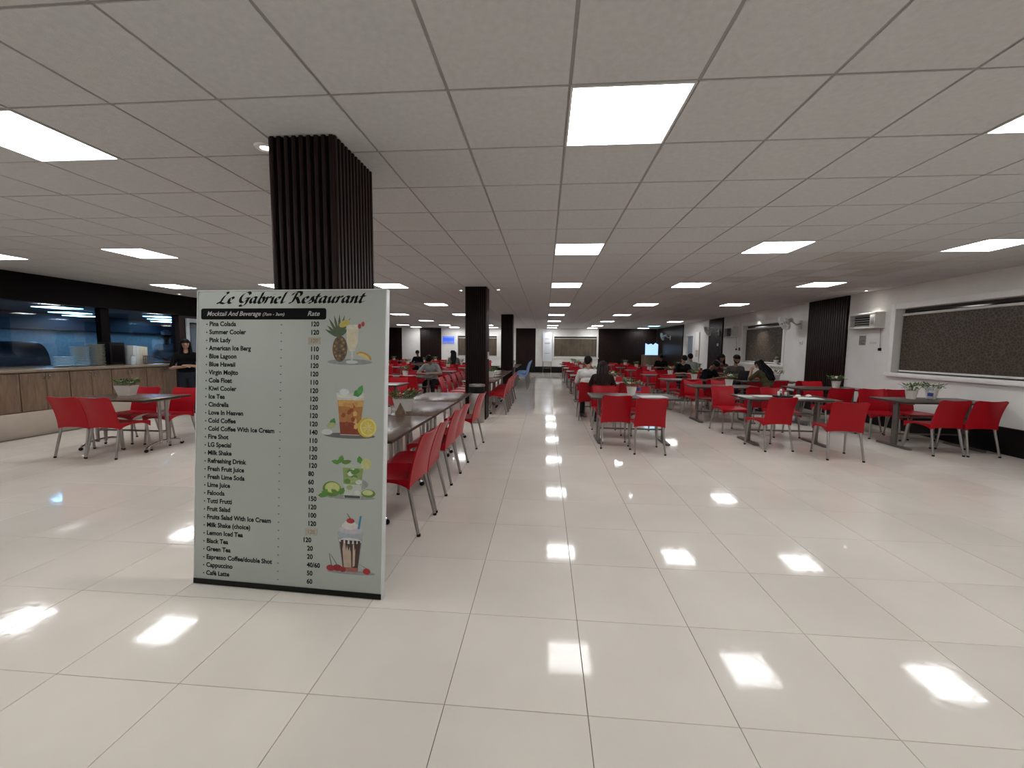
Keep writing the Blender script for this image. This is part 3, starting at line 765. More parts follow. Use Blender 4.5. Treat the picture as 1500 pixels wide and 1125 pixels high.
# small things on the tables
def sheet(x, y, sx, sy, rz, label, h=.004):
    o = MB().box((-sx/2, -sy/2, 0), (sx/2, sy/2, h), .0012).build('paper_sheet', PAPER); o.location = (x, y, .7504); o.rotation_euler = (0, 0, rz); tag(o, label, 'paper'); return o
sheet(1.72, 6.72, .42, .30, .1, 'white paper placemat on the first aisle table')
sheet(4.16, 6.9, .42, .30, -.1, 'white paper placemat at the right of the first middle table')
sheet(3.62, 7.1, .30, .22, .2, 'pale paper sheet at the left of the first middle table')
sheet(3.30, 7.05, .21, .15, -.3, 'small leaflet at the left end of the first middle table')
sheet(-3.12, 8.05, .35, .25, .1, 'white paper on the first table of the left inner row')
sheet(-3.5, 10.45, .22, .12, .1, 'folded white napkin on the second table of the left inner row', .02)
for k, (x, y) in enumerate(((4.08, 6.95), (4.27, 7.0))):
    o = MB().ball((0, 0, .022), (.045, .035, .022), 9, 6).build('crumpled_tissue', PAPER); o.location = (x, y, .756); tag(o, '%s crumpled white tissue on the placemat' % ('left', 'right')[k], 'tissue')
t = empty('condiment_tray', (3.84, 6.94, .7505), .1, 'dark condiment tray with small shakers on the first middle table', 'tray')
MB().box((-.12, -.08, 0), (.12, .08, .03), .008).build('tray_base', RUB, t)
for k, (x, y, h, M) in enumerate(((-.07, 0, .09, POT), (-.02, .02, .12, CHROME), (.03, -.02, .08, POT), (.08, .02, .09, mat('red_sauce', (.3, .03, .02), .3)), (.06, -.04, .06, STEEL))):
    s_ = MB().lathe([(.018, .03), (.02, .035), (.02, h), (.012, h+.012)], 12, (x, y, 0)).build('shaker', M, t)
    MB().lathe([(.013, h+.012), (.012, h+.03)], 10, (x, y, 0)).build('shaker_cap', STEEL, s_)
def bottle(x, y, label, cap):
    t = empty('water_bottle', (x, y, .7505), 0, label, 'bottle')
    b = MB().lathe([(.03, 0), (.034, .006), (.034, .15), (.028, .175), (.013, .2), (.013, .215)], 16).build('body', CLEAR, t)
    MB().lathe([(.0345, .07), (.0345, .12)], 16, caps=False).build('bottle_label', mat('blue_label', (.03, .06, .28), .4), t)
    MB().lathe([(.015, .212), (.015, .23)], 12).build('cap', cap, t)
bottle(5.98, 6.86, 'clear water bottle with blue label between two plant pots', WHITE)
bottle(1.56, 6.95, 'clear water bottle beside the plant on the first aisle table', mat('red_cap', (.4, .02, .02), .4))
t = empty('laptop', (5.1, 10.98, .7505), .05, 'open dark laptop in front of the bearded man', 'laptop')
MB().box((-.17, -.0, 0), (.17, .24, .018), .004).build('keyboard_base', RUB, t)
MB().add([(-.17, 0, .016), (.17, 0, .016), (.17, -.07, .235), (-.17, -.07, .235), (-.17, .01, .016), (.17, .01, .016), (.17, -.06, .237), (-.17, -.06, .237)],
    [(0, 1, 2, 3), (7, 6, 5, 4), (0, 4, 5, 1), (3, 2, 6, 7), (0, 3, 7, 4), (1, 5, 6, 2)]).build('screen_lid', mat('laptop_lid', (.05, .05, .055), .4), t, smooth=False)
# steel bin by the second pillar
t = empty('waste_bin', (-1.36, 8.2, 0), 0, 'round brushed steel waste bin with black liner beside the second pillar', 'bin')
MB().lathe([(.15, 0), (.155, .01), (.155, .62), (.15, .63)], 28).build('body', BIN, t)
MB().lathe([(.157, .60), (.16, .66), (.157, .74), (.13, .745), (.12, .70)], 24, caps=False).build('liner', RUB, t)
MB().lathe([(.161, .73), (.165, .75), (.16, .772), (.12, .775), (.11, .755)], 24, caps=False).build('rim', BIN, t)

# ------------------------------------------------------------------ right wall equipment
def air_cooler(y0, y1, z0, z1, label):
    t = empty('air_cooler', (WR, (y0+y1)/2, z0), 0, label, 'air cooler', 'wall air coolers'); h = z1-z0; hw = (y1-y0)/2
    mb = MB(); d = -.2
    mb.box((d, -hw, 0), (-.003, hw, .04), .006).box((d, -hw, h-.05), (-.003, hw, h), .006).box((d, -hw, .04), (-.003, -hw+.14, h-.05), .006).box((d, hw-.05, .04), (-.003, hw, h-.05), .006)
    mb.build('housing', LGREY, t)
    MB().box((-.10, -hw+.14, .04), (-.09, hw-.05, h-.05)).build('inner_panel', VOID, t, smooth=False)
    for k in range(5):
        z = .065+k*(h-.14)/4
        MB().box((d+.012, -hw+.14, z-.006), (d+.045, hw-.05, z+.004)).build('louver', GREY, t, smooth=False)
    MB().box((d-.006, -hw+.03, .08), (d, -hw+.11, h-.1), .003).build('control_panel', GREY, t)
    MB().tube([(-.04, -hw+.05, 0), (-.03, -hw+.05, -.25), (-.02, -hw+.055, -.40)], .006, 8).build('cord', GREY, t)
    MB().box((-.045, -hw+.03, -.46), (-.002, -hw+.08, -.40), .008).build('plug', RUB, t)
air_cooler(8.98, 9.72, 1.98, 2.31, 'grey wall air cooler with dark louvres beside the large window')
air_cooler(15.35, 16.1, 1.97, 2.36, 'grey wall air cooler with dark louvres beyond the second window')
for y0, y1, z0, z1, lab, M in ((9.42, 9.66, 1.60, 1.88, 'small framed grey picture notice under the near air cooler', mat('grey_print', (.2, .2, .19), .6, var=.5, scale=20)), (9.12, 9.36, 1.62, 1.74, 'small white text notice under the near air cooler', mat('pale_print', (.66, .6, .56), .6, var=.1, scale=40))):
    t = empty('wall_notice', (WR, (y0+y1)/2, z0), 0, lab, 'notice')
    MB().box((-.004, -(y1-y0)/2, 0), (0, (y1-y0)/2, z1-z0)).build('sheet', PAPER, t, smooth=False)
    MB().box((-.005, -(y1-y0)/2+.025, .04), (-.004, (y1-y0)/2-.025, z1-z0-.035)).build('print', M, t, smooth=False)
def wall_fan(loc, rz, label, tilt=.45):
    t = empty('wall_fan', loc, rz, label, 'fan', 'wall fans')
    MB().box((-.06, -.02, -.12), (.06, 0, .12), .008).build('wall_plate', LGREY, t)
    MB().tube([(0, -.01, .02), (0, -.12, .0), (0, -.2, .06), (0, -.24, .1)], .02, 10).build('arm', LGREY, t)
    c = Vector((0, -.33, .1)); ax = Vector((0, -math.cos(tilt), -math.sin(tilt)))
    MB().tube([c-ax*.11, c-ax*.09, c+ax*.02, c+ax*.05], [.04, .06, .06, .03], 14).build('motor', LGREY, t)
    u = Vector((1, 0, 0)); v = ax.cross(u); g = MB(); ctr = c+ax*.09
    for R_, o in ((.2, 0), (.2, .05), (.14, .075), (.07, .085), (.14, -.025), (.2, .025)):
        g.tube([ctr+ax*o+(u*math.cos(2*PI*k/28)+v*math.sin(2*PI*k/28))*R_ for k in range(29)], .0055, 6)
    for k in range(24):
        a = 2*PI*k/24; d_ = u*math.cos(a)+v*math.sin(a)
        g.tube([ctr+ax*.088+d_*.03, ctr+ax*.075+d_*.14, ctr+ax*.05+d_*.2, ctr+d_*.2, ctr-ax*.03+d_*.12], .0034, 4)
    g.build('guard', LGREY, t)
    for k in range(3):
        a0 = 2*PI*k/3; P = []
        for (r_, da, q) in ((.03, -.3, -.01), (.12, -.55, -.02), (.175, -.35, -.015), (.18, .1, .01), (.12, .45, .02), (.03, .35, .01)):
            P.append(ctr+ax*(.02+q)+(u*math.cos(a0+da)+v*math.sin(a0+da))*r_)
        n = len(P); MB().add(P+[p_+ax*.004 for p_ in P], [tuple(range(n)), tuple(range(2*n-1, n-1, -1))]+[(i, (i+1) % n, n+(i+1) % n, n+i) for i in range(n)]).build('blade', mat('fan_blade', (.42, .42, .40), .4), t)
    MB().tube([c+ax*.06, c+ax*.13], .03, 12).build('hub', GREY, t)
    return t
wall_fan((WR-.002, 11.75, 2.2), -PI/2, 'grey wall fan between the dark panel and the second window')
wall_fan((WR-.05, 16.9, 2.2), -PI/2, 'pale wall fan on the second dark slat panel')
wall_fan((WR-.05, 23.2, 2.15), -PI/2, 'grey wall fan on the far right slat wall', .3)
for y, z, x, lab in ((11.7, 1.72, WR, 'white switch plate below the near wall fan'), (16.95, 1.72, WR-.046, 'white fan regulator on the second dark slat panel'), (15.2, 1.55, WR, 'small dark socket between the second window and the far cooler')):
    o = empty('switch_plate', (x, y, z), 0, lab, 'switch')
    MB().box((-.015, -.07, -.05), (0, .07, .05), .004).build('plate', WHITE if 'dark' not in lab[:10] else RUB, o); MB().box((-.02, -.02, -.02), (-.015, .02, .02), .002).build('rocker', GREY, o)
t = empty('window_pot', (WR+.005, 12.85, 1.101), 0, 'white potted plant standing on the sill of the second window', 'potted plant')
MB().lathe([(.05, 0), (.07, .13), (.065, .13), (.06, .11)], 16, caps=False).build('pot', POT, t); foliage(.06, .06, .12, .1, 16, 11, 0).build('foliage', [LEAF, LEAF2], t, smooth=False); flowers(.05, .05, .2, 2, 4).build('flowers', PETAL, t)
t = empty('notice_board', (WR-.012, 19.2, .95), 0, 'tall narrow white board beside the far grey-blue door', 'board')
MB().box((-.03, -.22, 0), (0, .22, 1.35), .005).build('panel', PAPER, t); MB().box((-.034, -.16, .25), (-.03, .16, .55)).build('print', mat('beige_print', (.5, .44, .36), .6), t, smooth=False)
# far wall: white board on legs, blue sign, lit counter display
t = empty('display_board', (.13, YF-.25, 0), 0, 'tall white information board on dark legs at the far wall', 'board')
MB().box((-.27, -.02, .72), (.27, .02, 2.5), .008).build('panel', mat('white_board', (.72, .76, .82), .3), t)
for s in (-1, 1): MB().tube([(s*.25, 0, 0), (s*.25, 0, .74)], .018, 8).build('leg', STEEL, t)
MB().tube([(-.25, 0, .3), (.25, 0, .3)], .012, 8).build('rail', STEEL, t)
for z, a in ((2.1, .13), (1.85, .18), (1.8, .16), (1.2, .15)): MB().box((-a, -.023, z), (a, -.02, z+.03)).build('print_line', mat('grey_ink', (.3, .32, .36), .6), t, smooth=False)
t = empty('wall_sign', (-6.15, YF-.001, 1.78), 0, 'blue and white sign on the far wall between panel and window', 'sign')
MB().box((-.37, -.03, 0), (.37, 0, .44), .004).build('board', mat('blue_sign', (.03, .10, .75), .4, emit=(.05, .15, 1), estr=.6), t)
for z, h, c in ((.02, .07, (.3, .42, .8)), (.11, .04, (.35, .5, .85)), (.36, .05, (.4, .5, .85))): MB().box((-.33, -.033, z), (.33, -.03, z+h)).build('stripe', mat('sign_stripe', (.35, .45, .8), .5), t, smooth=False)
t = empty('juice_counter', (6.25, 24.9, 0), 0, 'brown wooden juice counter with glowing blue display in the far corner', 'counter')
MB().box((-.5, -.35, .02), (.5, .35, 1.15), .01).build('body', CAB, t); MB().box((-.53, -.38, 1.15), (.53, .38, 1.19), .008).build('top', TOPSTONE, t)
dsp = MB().prism([(-.36, 0), (.36, 0), (.36, .62), (.2, .70), (.08, .58), (-.05, .66), (-.2, .60), (-.36, .68)], -.03, .03).build('lit_display', mat('display_glow', (.5, .7, .9), .3, emit=(.42, .68, 1), estr=1.1), t, smooth=False)
dsp.rotation_euler = (PI/2, 0, 0); dsp.location = (0, 0, 1.19)

# ------------------------------------------------------------------ menu board
BA = Vector((-2.19, 2.32, 0)); BU = Vector((.9988314, -.04833055, 0)); BV = Vector((.00381307, .07880348, .99688288)); BN = BU.cross(BV)
board = empty('menu_board', (0, 0, 0), 0, 'tall grey-white restaurant menu board leaning against the nearest pillar', 'menu board')
bm_ = Matrix.Identity(4)
for i in range(3): bm_[i][0], bm_[i][1], bm_[i][2], bm_[i][3] = BU[i], BV[i], BN[i], BA[i]
bm_[2][3] = .004
board.matrix_world = bm_
BPRINT = mat('board_print', (.40, .435, .40), .4, var=.02, scale=3)
INK = mat('black_ink', (.006, .006, .007), .6, spec=.08); INKW = mat('white_ink', (.5, .5, .5), .5); TAPE = mat('masking_tape', (.40, .36, .28), .6, var=.12, scale=60)
MB().box((0, 0, -.04), (1.24, 1.84, 0), .003).build('panel', BPRINT, board)
fr = MB(); fr.box((1.24, 0, -.042), (1.247, 1.845, .002), .001).box((-.004, 1.84, -.042), (1.247, 1.846, .002), .001).box((-.006, 0, -.042), (0, 1.84, .002), .001)
fr.build('edge_frame', mat('white_frame', (.62, .64, .64), .4), board)
MB().box((-.004, 0, 0), (1.243, .032, .004), .001).build('base_strip', RUB, board)
def rrect(x0, y0, x1, y1, r, n=5):
    P = []
    for cx, cy_, a in ((x1-r, y1-r, 0), (x0+r, y1-r, PI/2), (x0+r, y0+r, PI), (x1-r, y0+r, 3*PI/2)):
        P += [(cx+r*math.cos(a+PI/2*k/n), cy_+r*math.sin(a+PI/2*k/n)) for k in range(n+1)]
    return P
MB().prism(rrect(.024, 1.664, .866, 1.733, .014), .0003, .001).build('header_bar', INK, board, smooth=False)
TEXTS = []
def text(s, u, v, size, M, name, width=None, sx=1, shear=0, off=.012, z=.0006):
    c = bpy.data.curves.new('txt', 'FONT'); c.body = s; c.size = size; c.shear = shear; c.offset = off*size; c.fill_mode = 'FRONT'; c.resolution_u = 3
    o = bpy.data.objects.new('txt', c); COL.objects.link(o); TEXTS.append((o, u, v, M, name, width, sx, z))
def flush_texts():
    bpy.context.view_layer.update(); dg = bpy.context.evaluated_depsgraph_get()
    for o, u, v, M, name, width, sx, z in TEXTS:
        me = bpy.data.meshes.new_from_object(o.evaluated_get(dg)); me.materials.clear()
        xs = [p.co.x for p in me.vertices]
        if width: sx = width/max(1e-6, max(xs)-min(xs))
        for p in me.vertices: p.co = (p.co.x*sx+u, p.co.y+v, z)
        me.materials.append(M)
        q = bpy.data.objects.new(name, me); COL.objects.link(q); q.parent = board
    for t in TEXTS: bpy.data.objects.remove(t[0])

# title in a broad-nib script, drawn as pen strokes
def spline(P, n=7):
    P = [Vector((p[0], p[1])) for p in P]; Q = [P[0]*2-P[1]]+P+[P[-1]*2-P[-2]]; out = []
    for i in range(1, len(Q)-2):
        for k in range(n):
            t = k/n; a, b, c, d = Q[i-1], Q[i], Q[i+1], Q[i+2]
            out.append(.5*((2*b)+(c-a)*t+(2*a-5*b+4*c-d)*t*t+(3*b-a-3*c+d)*t**3))
    out.append(P[-1]); return out
GL = {  # strokes in x-height units, advance
 'L': ([[(.62, 1.62), (.88, 1.74), (.98, 1.52), (.72, 1.25), (.50, .80), (.34, .28), (.16, .02), (.0, .10), (.12, .22), (.40, .08), (.72, -.02), (1.02, .12), (1.1, .26)]], 1.12),
 'e': ([[(.12, .46), (.40, .55), (.58, .78), (.46, .98), (.24, .86), (.10, .48), (.18, .10), (.40, .02), (.66, .22)]], .68),
 'G': ([[(1.12, 1.36), (1.02, 1.66), (.76, 1.72), (.36, 1.40), (.12, .86), (.14, .36), (.40, .14), (.74, .32), (.96, .78)], [(.66, .80), (.98, .84), (1.12, .76)], [(1.0, .82), (.90, .36), (.76, -.10), (.50, -.40), (.22, -.38), (.18, -.2)]], 1.2),
 'a': ([[(.66, .88), (.44, 1.0), (.18, .78), (.08, .32), (.22, .04), (.44, .22), (.64, .72)], [(.70, .98), (.58, .44), (.60, .08), (.78, .06), (.92, .24)]], .9),
 'b': ([[(.46, 1.70), (.32, 1.10), (.14, .40), (.20, .06), (.42, .02), (.62, .34), (.64, .76), (.48, .98), (.26, .72)]], .78),
 'r': ([[(.0, .72), (.18, .98), (.22, .70), (.12, .28), (.06, .0)], [(.16, .52), (.34, .90), (.54, 1.0), (.60, .84)]], .64),
 'i': ([[(.06, .74), (.22, .98), (.18, .50), (.14, .10), (.28, .04), (.44, .22)], [(.33, 1.36), (.36, 1.42)]], .42),
 'l': ([[(.50, 1.70), (.34, 1.10), (.18, .40), (.20, .06), (.36, .04), (.52, .24)]], .5),
 'R': ([[(.58, 1.60), (.44, 1.00), (.28, .34), (.10, .02), (-.06, .10)], [(.10, 1.22), (.26, 1.56), (.66, 1.74), (1.02, 1.58), (1.0, 1.14), (.68, .88), (.46, .86)], [(.60, .88), (.80, .46), (.94, .08), (1.14, .04), (1.28, .24)]], 1.26),
 's': ([[(.04, .20), (.30, .62), (.42, 1.02), (.44, .70), (.52, .30), (.36, .02), (.10, .06)]], .6),
 't': ([[(.44, 1.42), (.30, .86), (.18, .34), (.24, .04), (.42, .06), (.58, .26)], [(.08, .96), (.34, 1.0), (.62, .98)]], .58),
 'u': ([[(.06, .76), (.22, .98), (.16, .46), (.22, .06), (.42, .14), (.62, .60)], [(.72, .98), (.58, .44), (.62, .08), (.78, .06), (.92, .24)]], .9),
 'n': ([[(.04, .76), (.20, .98), (.18, .56), (.08, .0)], [(.16, .48), (.38, .90), (.58, .96), (.58, .56), (.56, .10), (.72, .04), (.88, .24)]], .86)}
def script(s, u, v, xh, width, M, name):
    mb = MB(); x = 0; nib = Vector((math.cos(math.radians(28)), math.sin(math.radians(28))))*.18; strokes = []
    for ch in s:
        if ch == ' ': x += .62; continue
        st, adv = GL[ch]
        for q in st: strokes.append([Vector((p.x+x+.14*p.y, p.y)) for p in spline(q)])
        x += adv
    k = width/x; z = .0007; idx = 0
    for q in strokes:
        idx += 1; zz = z+idx*.000004
        vs = []
        for p in q:
            for sgn in (-1, 1):
                w_ = p+nib*sgn+Vector((.0, .02*sgn)); vs.append((u+w_.x*k, v+w_.y*xh, zz))
        mb.add(vs, [(2*i, 2*i+1, 2*i+3, 2*i+2) for i in range(len(q)-1)])
    return mb.build(name, M, board, smooth=False)
script('Le Gabriel Restaurant', .138, 1.764, .040, .965, INK, 'title_lettering')
text('Mocktail And Beverage', .063, 1.687, .040, INKW, 'header_lettering', width=.37, shear=.35, z=.0013)
text('(7am - 3am)', .445, 1.688, .026, INKW, 'header_lettering', width=.145, shear=.2, z=.0013)
text('Rate', .742, 1.687, .040, INKW, 'header_lettering', width=.08, shear=.35, z=.0013)
MENU = '''Pina Colada|120
Summer Cooler|120
Pink Lady|120
American Ice Berg|110
Blue Lagoon|110
Blue Hawaii|120
Virgin Mojito|120
Cola Float|110
Kiwi Cooler|120
Ice Tea|120
Cindrella|120
Love In Heaven|120
Cold Coffee|120
Cold Coffee With Ice Cream|140
Fire Shot|110
LG Special|130
Milk Shake|120
Refreshing Drink|120
Fresh Fruit Juice|80
Fresh Lime Soda|60
Lime Juice|30
Falooda|150
Tutti Frutti|120
Fruit Salad|100
Fruits Salad With Ice Cream|120
Milk Shake (choice)|120
Lemon Iced Tea|120
Black Tea|20
Green Tea|20
Espresso Coffee/double Shot|40/60
Cappuccino|50
Caf\u00e8 Latte|60'''.split('\n')
tape_prices = {2, 25}
for i, ln in enumerate(MENU):
    nm, pr = ln.split('|'); v = 1.637-.01335-i*(1.637-.072)/31
    text(nm, .083, v, .0395, INK, 'menu_item', sx=.97, off=.034)
    text('\u2022', .060, v, .030, INK, 'bullet', off=.02)
    text('-', .568, v, .036, INK, 'dash')
    if i in tape_prices:
        MB().prism([(.75, v-.010), (.832, v-.008), (.834, v+.034), (.751, v+.032)], .0009, .0014).build('tape_patch', TAPE, board, smooth=False)
        text(pr, .765, v+.002, .034, mat('faded_ink', (.20, .18, .15), .6), 'price', z=.0016)
    else: text(pr, .735 if i == 26 else .765, v, .0395, INK, 'price', sx=.95, off=.036)

flush_texts()
# printed drink pictures: layered flat shapes
def picture(name, x0, y0, wdt, hgt, shapes):
    mb = MB(); mats = []
    for k, (pts, c) in enumerate(shapes):
        M = mat('print_%02d_%02d_%02d' % tuple(int(q*99) for q in c), c, .4, var=.10, scale=40)
        if M not in mats: mats.append(M)
        mb.cur = mats.index(M)
        mb.add([(x0+p[0]*wdt, y0+p[1]*hgt, .0006+k*.00002) for p in pts], [tuple(range(len(pts)))])
    return mb.build(name, mats, board, smooth=False)
def ell(cx, cy_, rx, ry, a0=0, a1=2*PI, n=16, rot=0):
    P = []
    for k in range(n if a1-a0 > 6 else n+1):
        a = a0+(a1-a0)*k/n; x, y = rx*math.cos(a), ry*math.sin(a)
        P.append((cx+x*math.cos(rot)-y*math.sin(rot), cy_+x*math.sin(rot)+y*math.cos(rot)))
    return P
def leafp(cx, cy_, l, wd, rot):
    return [(cx+a*math.cos(rot)-b*math.sin(rot), cy_+a*math.sin(rot)+b*math.cos(rot)) for a, b in ((0, 0), (l*.3, wd*.5), (l*.7, wd*.4), (l, 0), (l*.7, -wd*.4), (l*.3, -wd*.5))]
rd = random.Random(3)
SH = (.25, .27, .265)
sh = [(ell(.5, .10, .48, .055), SH)]
for a in (1.0, 1.3, 1.57, 1.85, 2.15, 2.45, .7, 2.7): sh.append((leafp(.27, .55, .42 if .9 < a < 2.3 else .34, .06, a), (.05+.02*rd.random(), .10, .04)))
sh.append((ell(.29, .34, .16, .24), (.12, .075, .03)))
for j in range(7):
    for i in range(4):
        cx = .18+i*.075+(j % 2)*.035; cy_ = .15+j*.06
        if ((cx-.29)/.16)**2+((cy_-.34)/.24)**2 < .85: sh.append((ell(cx, cy_, .026, .022, n=6), rd.choice(((.30, .20, .07), (.22, .13, .05), (.05, .04, .02)))))
sh += [([(.42, .78), (.68, .78), (.66, .45), (.60, .30), (.50, .30), (.44, .45)], (.62, .62, .52)), ([(.44, .70), (.66, .70), (.645, .46), (.59, .32), (.51, .32), (.455, .46)], (.60, .56, .38)),
       ([(.53, .30), (.57, .30), (.57, .12), (.53, .12)], (.5, .53, .52)), (ell(.55, .10, .13, .03), (.52, .55, .54)), (ell(.38, .80, .12, .06, rot=.4), (.5, .42, .08)),
       ([(.68, .74), (.98, .90), (.975, .905), (.675, .75)], (.4, .38, .35)), (ell(.70, .75, .035, .045), (.35, .02, .02)), (ell(.77, .79, .035, .045), (.38, .02, .02)),
       (ell(.80, .19, .17, .09, 0, PI, rot=-.35), (.42, .26, .05)), (ell(.79, .19, .13, .06, 0, PI, rot=-.35), (.62, .48, .15))]
picture('pineapple_drink_print', .87, 1.377, .30, .329, sh)
sh = [(ell(.52, .05, .46, .05), (.12, .12, .12)), (leafp(.18, .16, .20, .12, 1.2), (.06, .22, .04)), (leafp(.10, .20, .2, .1, .2), (.4, .42, .2)), (ell(.12, .10, .10, .05), (.55, .58, .56)),
      ([(.28, .78), (.78, .78), (.70, .06), (.36, .06)], (.55, .55, .5)), ([(.30, .66), (.765, .66), (.70, .07), (.36, .07)], (.38, .16, .04)), ([(.34, .28), (.72, .28), (.70, .07), (.36, .07)], (.22, .035, .01)),
      ([(.31, .66), (.76, .66), (.75, .55), (.32, .55)], (.55, .33, .10)), ([(.29, .80), (.24, .98), (.25, .985), (.31, .80)], (.45, .42, .33)), (ell(.53, .72, .23, .035), (.6, .62, .58))]
for i in range(14): sh.append((ell(.40+rd.random()*.26, .20+rd.random()*.40, .05, .04, n=5, rot=rd.random()*3), rd.choice(((.50, .26, .07), (.60, .38, .14), (.26, .06, .015)))))
sh += [(leafp(.58, .74, .20, .12, .5), (.05, .25, .05)), (leafp(.66, .76, .18, .10, 1.1), (.08, .32, .07)), (ell(.42, .80, .09, .05), (.62, .66, .66)),
       (ell(.83, .20, .17, .17), (.55, .42, .03)), (ell(.85, .20, .145, .15), (.66, .60, .25)), (ell(.85, .20, .12, .125), (.62, .50, .08))]
for a in range(8): sh.append((leafp(.85, .20, .11, .012, a*PI/4), (.68, .64, .35)))
picture('iced_tea_print', .839, .951, .359, .35, sh)
sh = [(ell(.55, .06, .45, .05), SH), (ell(.68, .35, .2, .12), (.28, .30, .29)), (ell(.26, .22, .16, .17), (.10, .20, .03)), (ell(.27, .25, .13, .12), (.42, .50, .14)), (ell(.27, .25, .11, .10), (.50, .55, .22)),
      (ell(.88, .16, .12, .09), (.12, .22, .03)), (ell(.87, .18, .09, .06), (.5, .55, .25)),
      ([(.42, .78), (.80, .78), (.75, .03), (.47, .03)], (.42, .48, .40)), ([(.44, .70), (.79, .70), (.76, .34), (.46, .34)], (.24, .32, .12)), ([(.46, .34), (.76, .34), (.745, .10), (.475, .10)], (.48, .52, .47)), ([(.475, .10), (.745, .10), (.74, .04), (.48, .04)], (.06, .07, .06))]
for i in range(12): sh.append((ell(.50+rd.random()*.22, .14+rd.random()*.5, .06, .055, n=7, rot=rd.random()), rd.choice(((.55, .60, .52), (.15, .28, .06), (.30, .40, .16), (.10, .22, .04)))))
for cx, cy_, l, a in ((.40, .80, .17, 1.4), (.40, .80, .16, 2.9), (.42, .80, .18, .3), (.74, .80, .17, 1.7), (.78, .78, .14, -.5), (.10, .08, .16, 1.0), (.02, .06, .18, .1), (.40, .10, .18, 1.2), (.36, .10, .16, 2.3)): sh.append((leafp(cx, cy_, l, .10, a), (.07+.05*rd.random(), .20+.08*rd.random(), .04)))
sh.append((ell(.84, .80, .09, .12), (.50, .52, .22)))
picture('mojito_print', .822, .583, .375, .275, sh)
sh = [(ell(.55, .05, .45, .035), SH), ([(.30, .64), (.76, .64), (.68, .06), (.40, .06)], (.30, .30, .31)), ([(.33, .56), (.73, .56), (.67, .08), (.41, .08)], (.05, .022, .016)), ([(.38, .50), (.46, .54), (.50, .40), (.54, .50), (.56, .12), (.42, .12)], (.42, .33, .25)),
      ([(.58, .50), (.63, .52), (.62, .16), (.58, .14)], (.48, .38, .30)), ([(.40, .13), (.685, .13), (.675, .06), (.41, .06)], (.32, .10, .08)), ([(.285, .70), (.775, .70), (.75, .60), (.31, .60)], (.34, .38, .42)), (ell(.53, .56, .21, .05), (.56, .56, .54)),
      (ell(.53, .74, .22, .07), (.46, .45, .47)), (ell(.53, .80, .16, .06), (.6, .57, .55)), (ell(.52, .85, .10, .04), (.64, .62, .6)), (ell(.53, .885, .075, .042), (.36, .02, .025)), ([(.52, .92), (.46, 1.0), (.47, 1.005), (.535, .925)], (.14, .07, .05)),
      ([(.66, .76), (.70, .97), (.735, .975), (.70, .76)], (.04, .24, .40)), (ell(.18, .10, .085, .05), (.30, .015, .02)), (ell(.30, .11, .085, .055), (.22, .01, .02)), (ell(.40, .09, .06, .045), (.26, .015, .02)), (ell(.84, .085, .07, .05), (.36, .02, .03)),
      ([(.18, .15), (.14, .33), (.15, .335), (.2, .15)], (.12, .1, .06)), ([(.29, .15), (.16, .33), (.165, .335), (.31, .15)], (.12, .1, .06)), ([(.83, .13), (.70, .19), (.70, .195), (.84, .135)], (.14, .1, .06))]
for cx in (.38, .46, .54, .62, .69): sh.append(([(cx-.025, .57), (cx+.03, .57), (cx+.012, .40+.1*rd.random()), (cx-.005, .40)], (.04, .018, .014)))
picture('chocolate_shake_print', .859, .129, .346, .371, sh)

# ------------------------------------------------------------------ people
SKIN = {k: mat('skin_'+k, c, .5, var=.06) for k, c in (('tan', (.30, .16, .10)), ('brown', (.17, .085, .055)), ('pale', (.38, .22, .15)))}
HAIR = mat('black_hair', (.005, .004, .004), .5, var=.3, scale=30, spec=.12); HAIRB = mat('brown_hair', (.014, .007, .006), .5, var=.4, scale=30, spec=.12)
EYE = mat('eye_dark', (.015, .01, .01), .2); LIP = mat('lips', (.22, .07, .06), .5); SHOE = mat('shoe', (.03, .028, .028), .5)
def cloth(name, c): return mat('cloth_'+name, c, .9, var=.12, scale=14, bump=.3, bscale=35, spec=.08)
def capsule(mb, p, r0, q, r1, n=12):
    p, q = Vector(p), Vector(q); d = q-p; L = d.length
    t = d/L if L > 1e-5 else Vector((0, 0, 1)); pts = []; rs = []
    for k in range(5):
        a = -PI/2+PI/2*k/4.0
        pts.append(p+t*(r0*math.sin(a))); rs.append(max(.0008, r0*math.cos(a)))
    for k in range(1, 5):
        a = PI/2*k/4.0
        pts.append(q+t*(r1*math.sin(a))); rs.append(max(.0008, r1*math.cos(a)))
    if L > 1e-5:
        pts.insert(5, q); rs.insert(5, r1)
    mb.tube(pts, rs, n)
def remesh(mb, vox, name):
    me = bpy.data.meshes.new(name); me.from_pydata(mb.v, [], mb.f); o = bpy.data.objects.new(name, me); COL.objects.link(o)
    md = o.modifiers.new('r', 'REMESH'); md.mode = 'VOXEL'; md.voxel_size = vox
    sm = o.modifiers.new('s', 'SMOOTH'); sm.factor = .5; sm.iterations = 3
    bpy.context.view_layer.update()
    out = bpy.data.meshes.new_from_object(o.evaluated_get(bpy.context.evaluated_depsgraph_get())); bpy.data.objects.remove(o); bpy.data.meshes.remove(me)
    out.polygons.foreach_set('use_smooth', [True]*len(out.polygons)); out.name = name
    return out
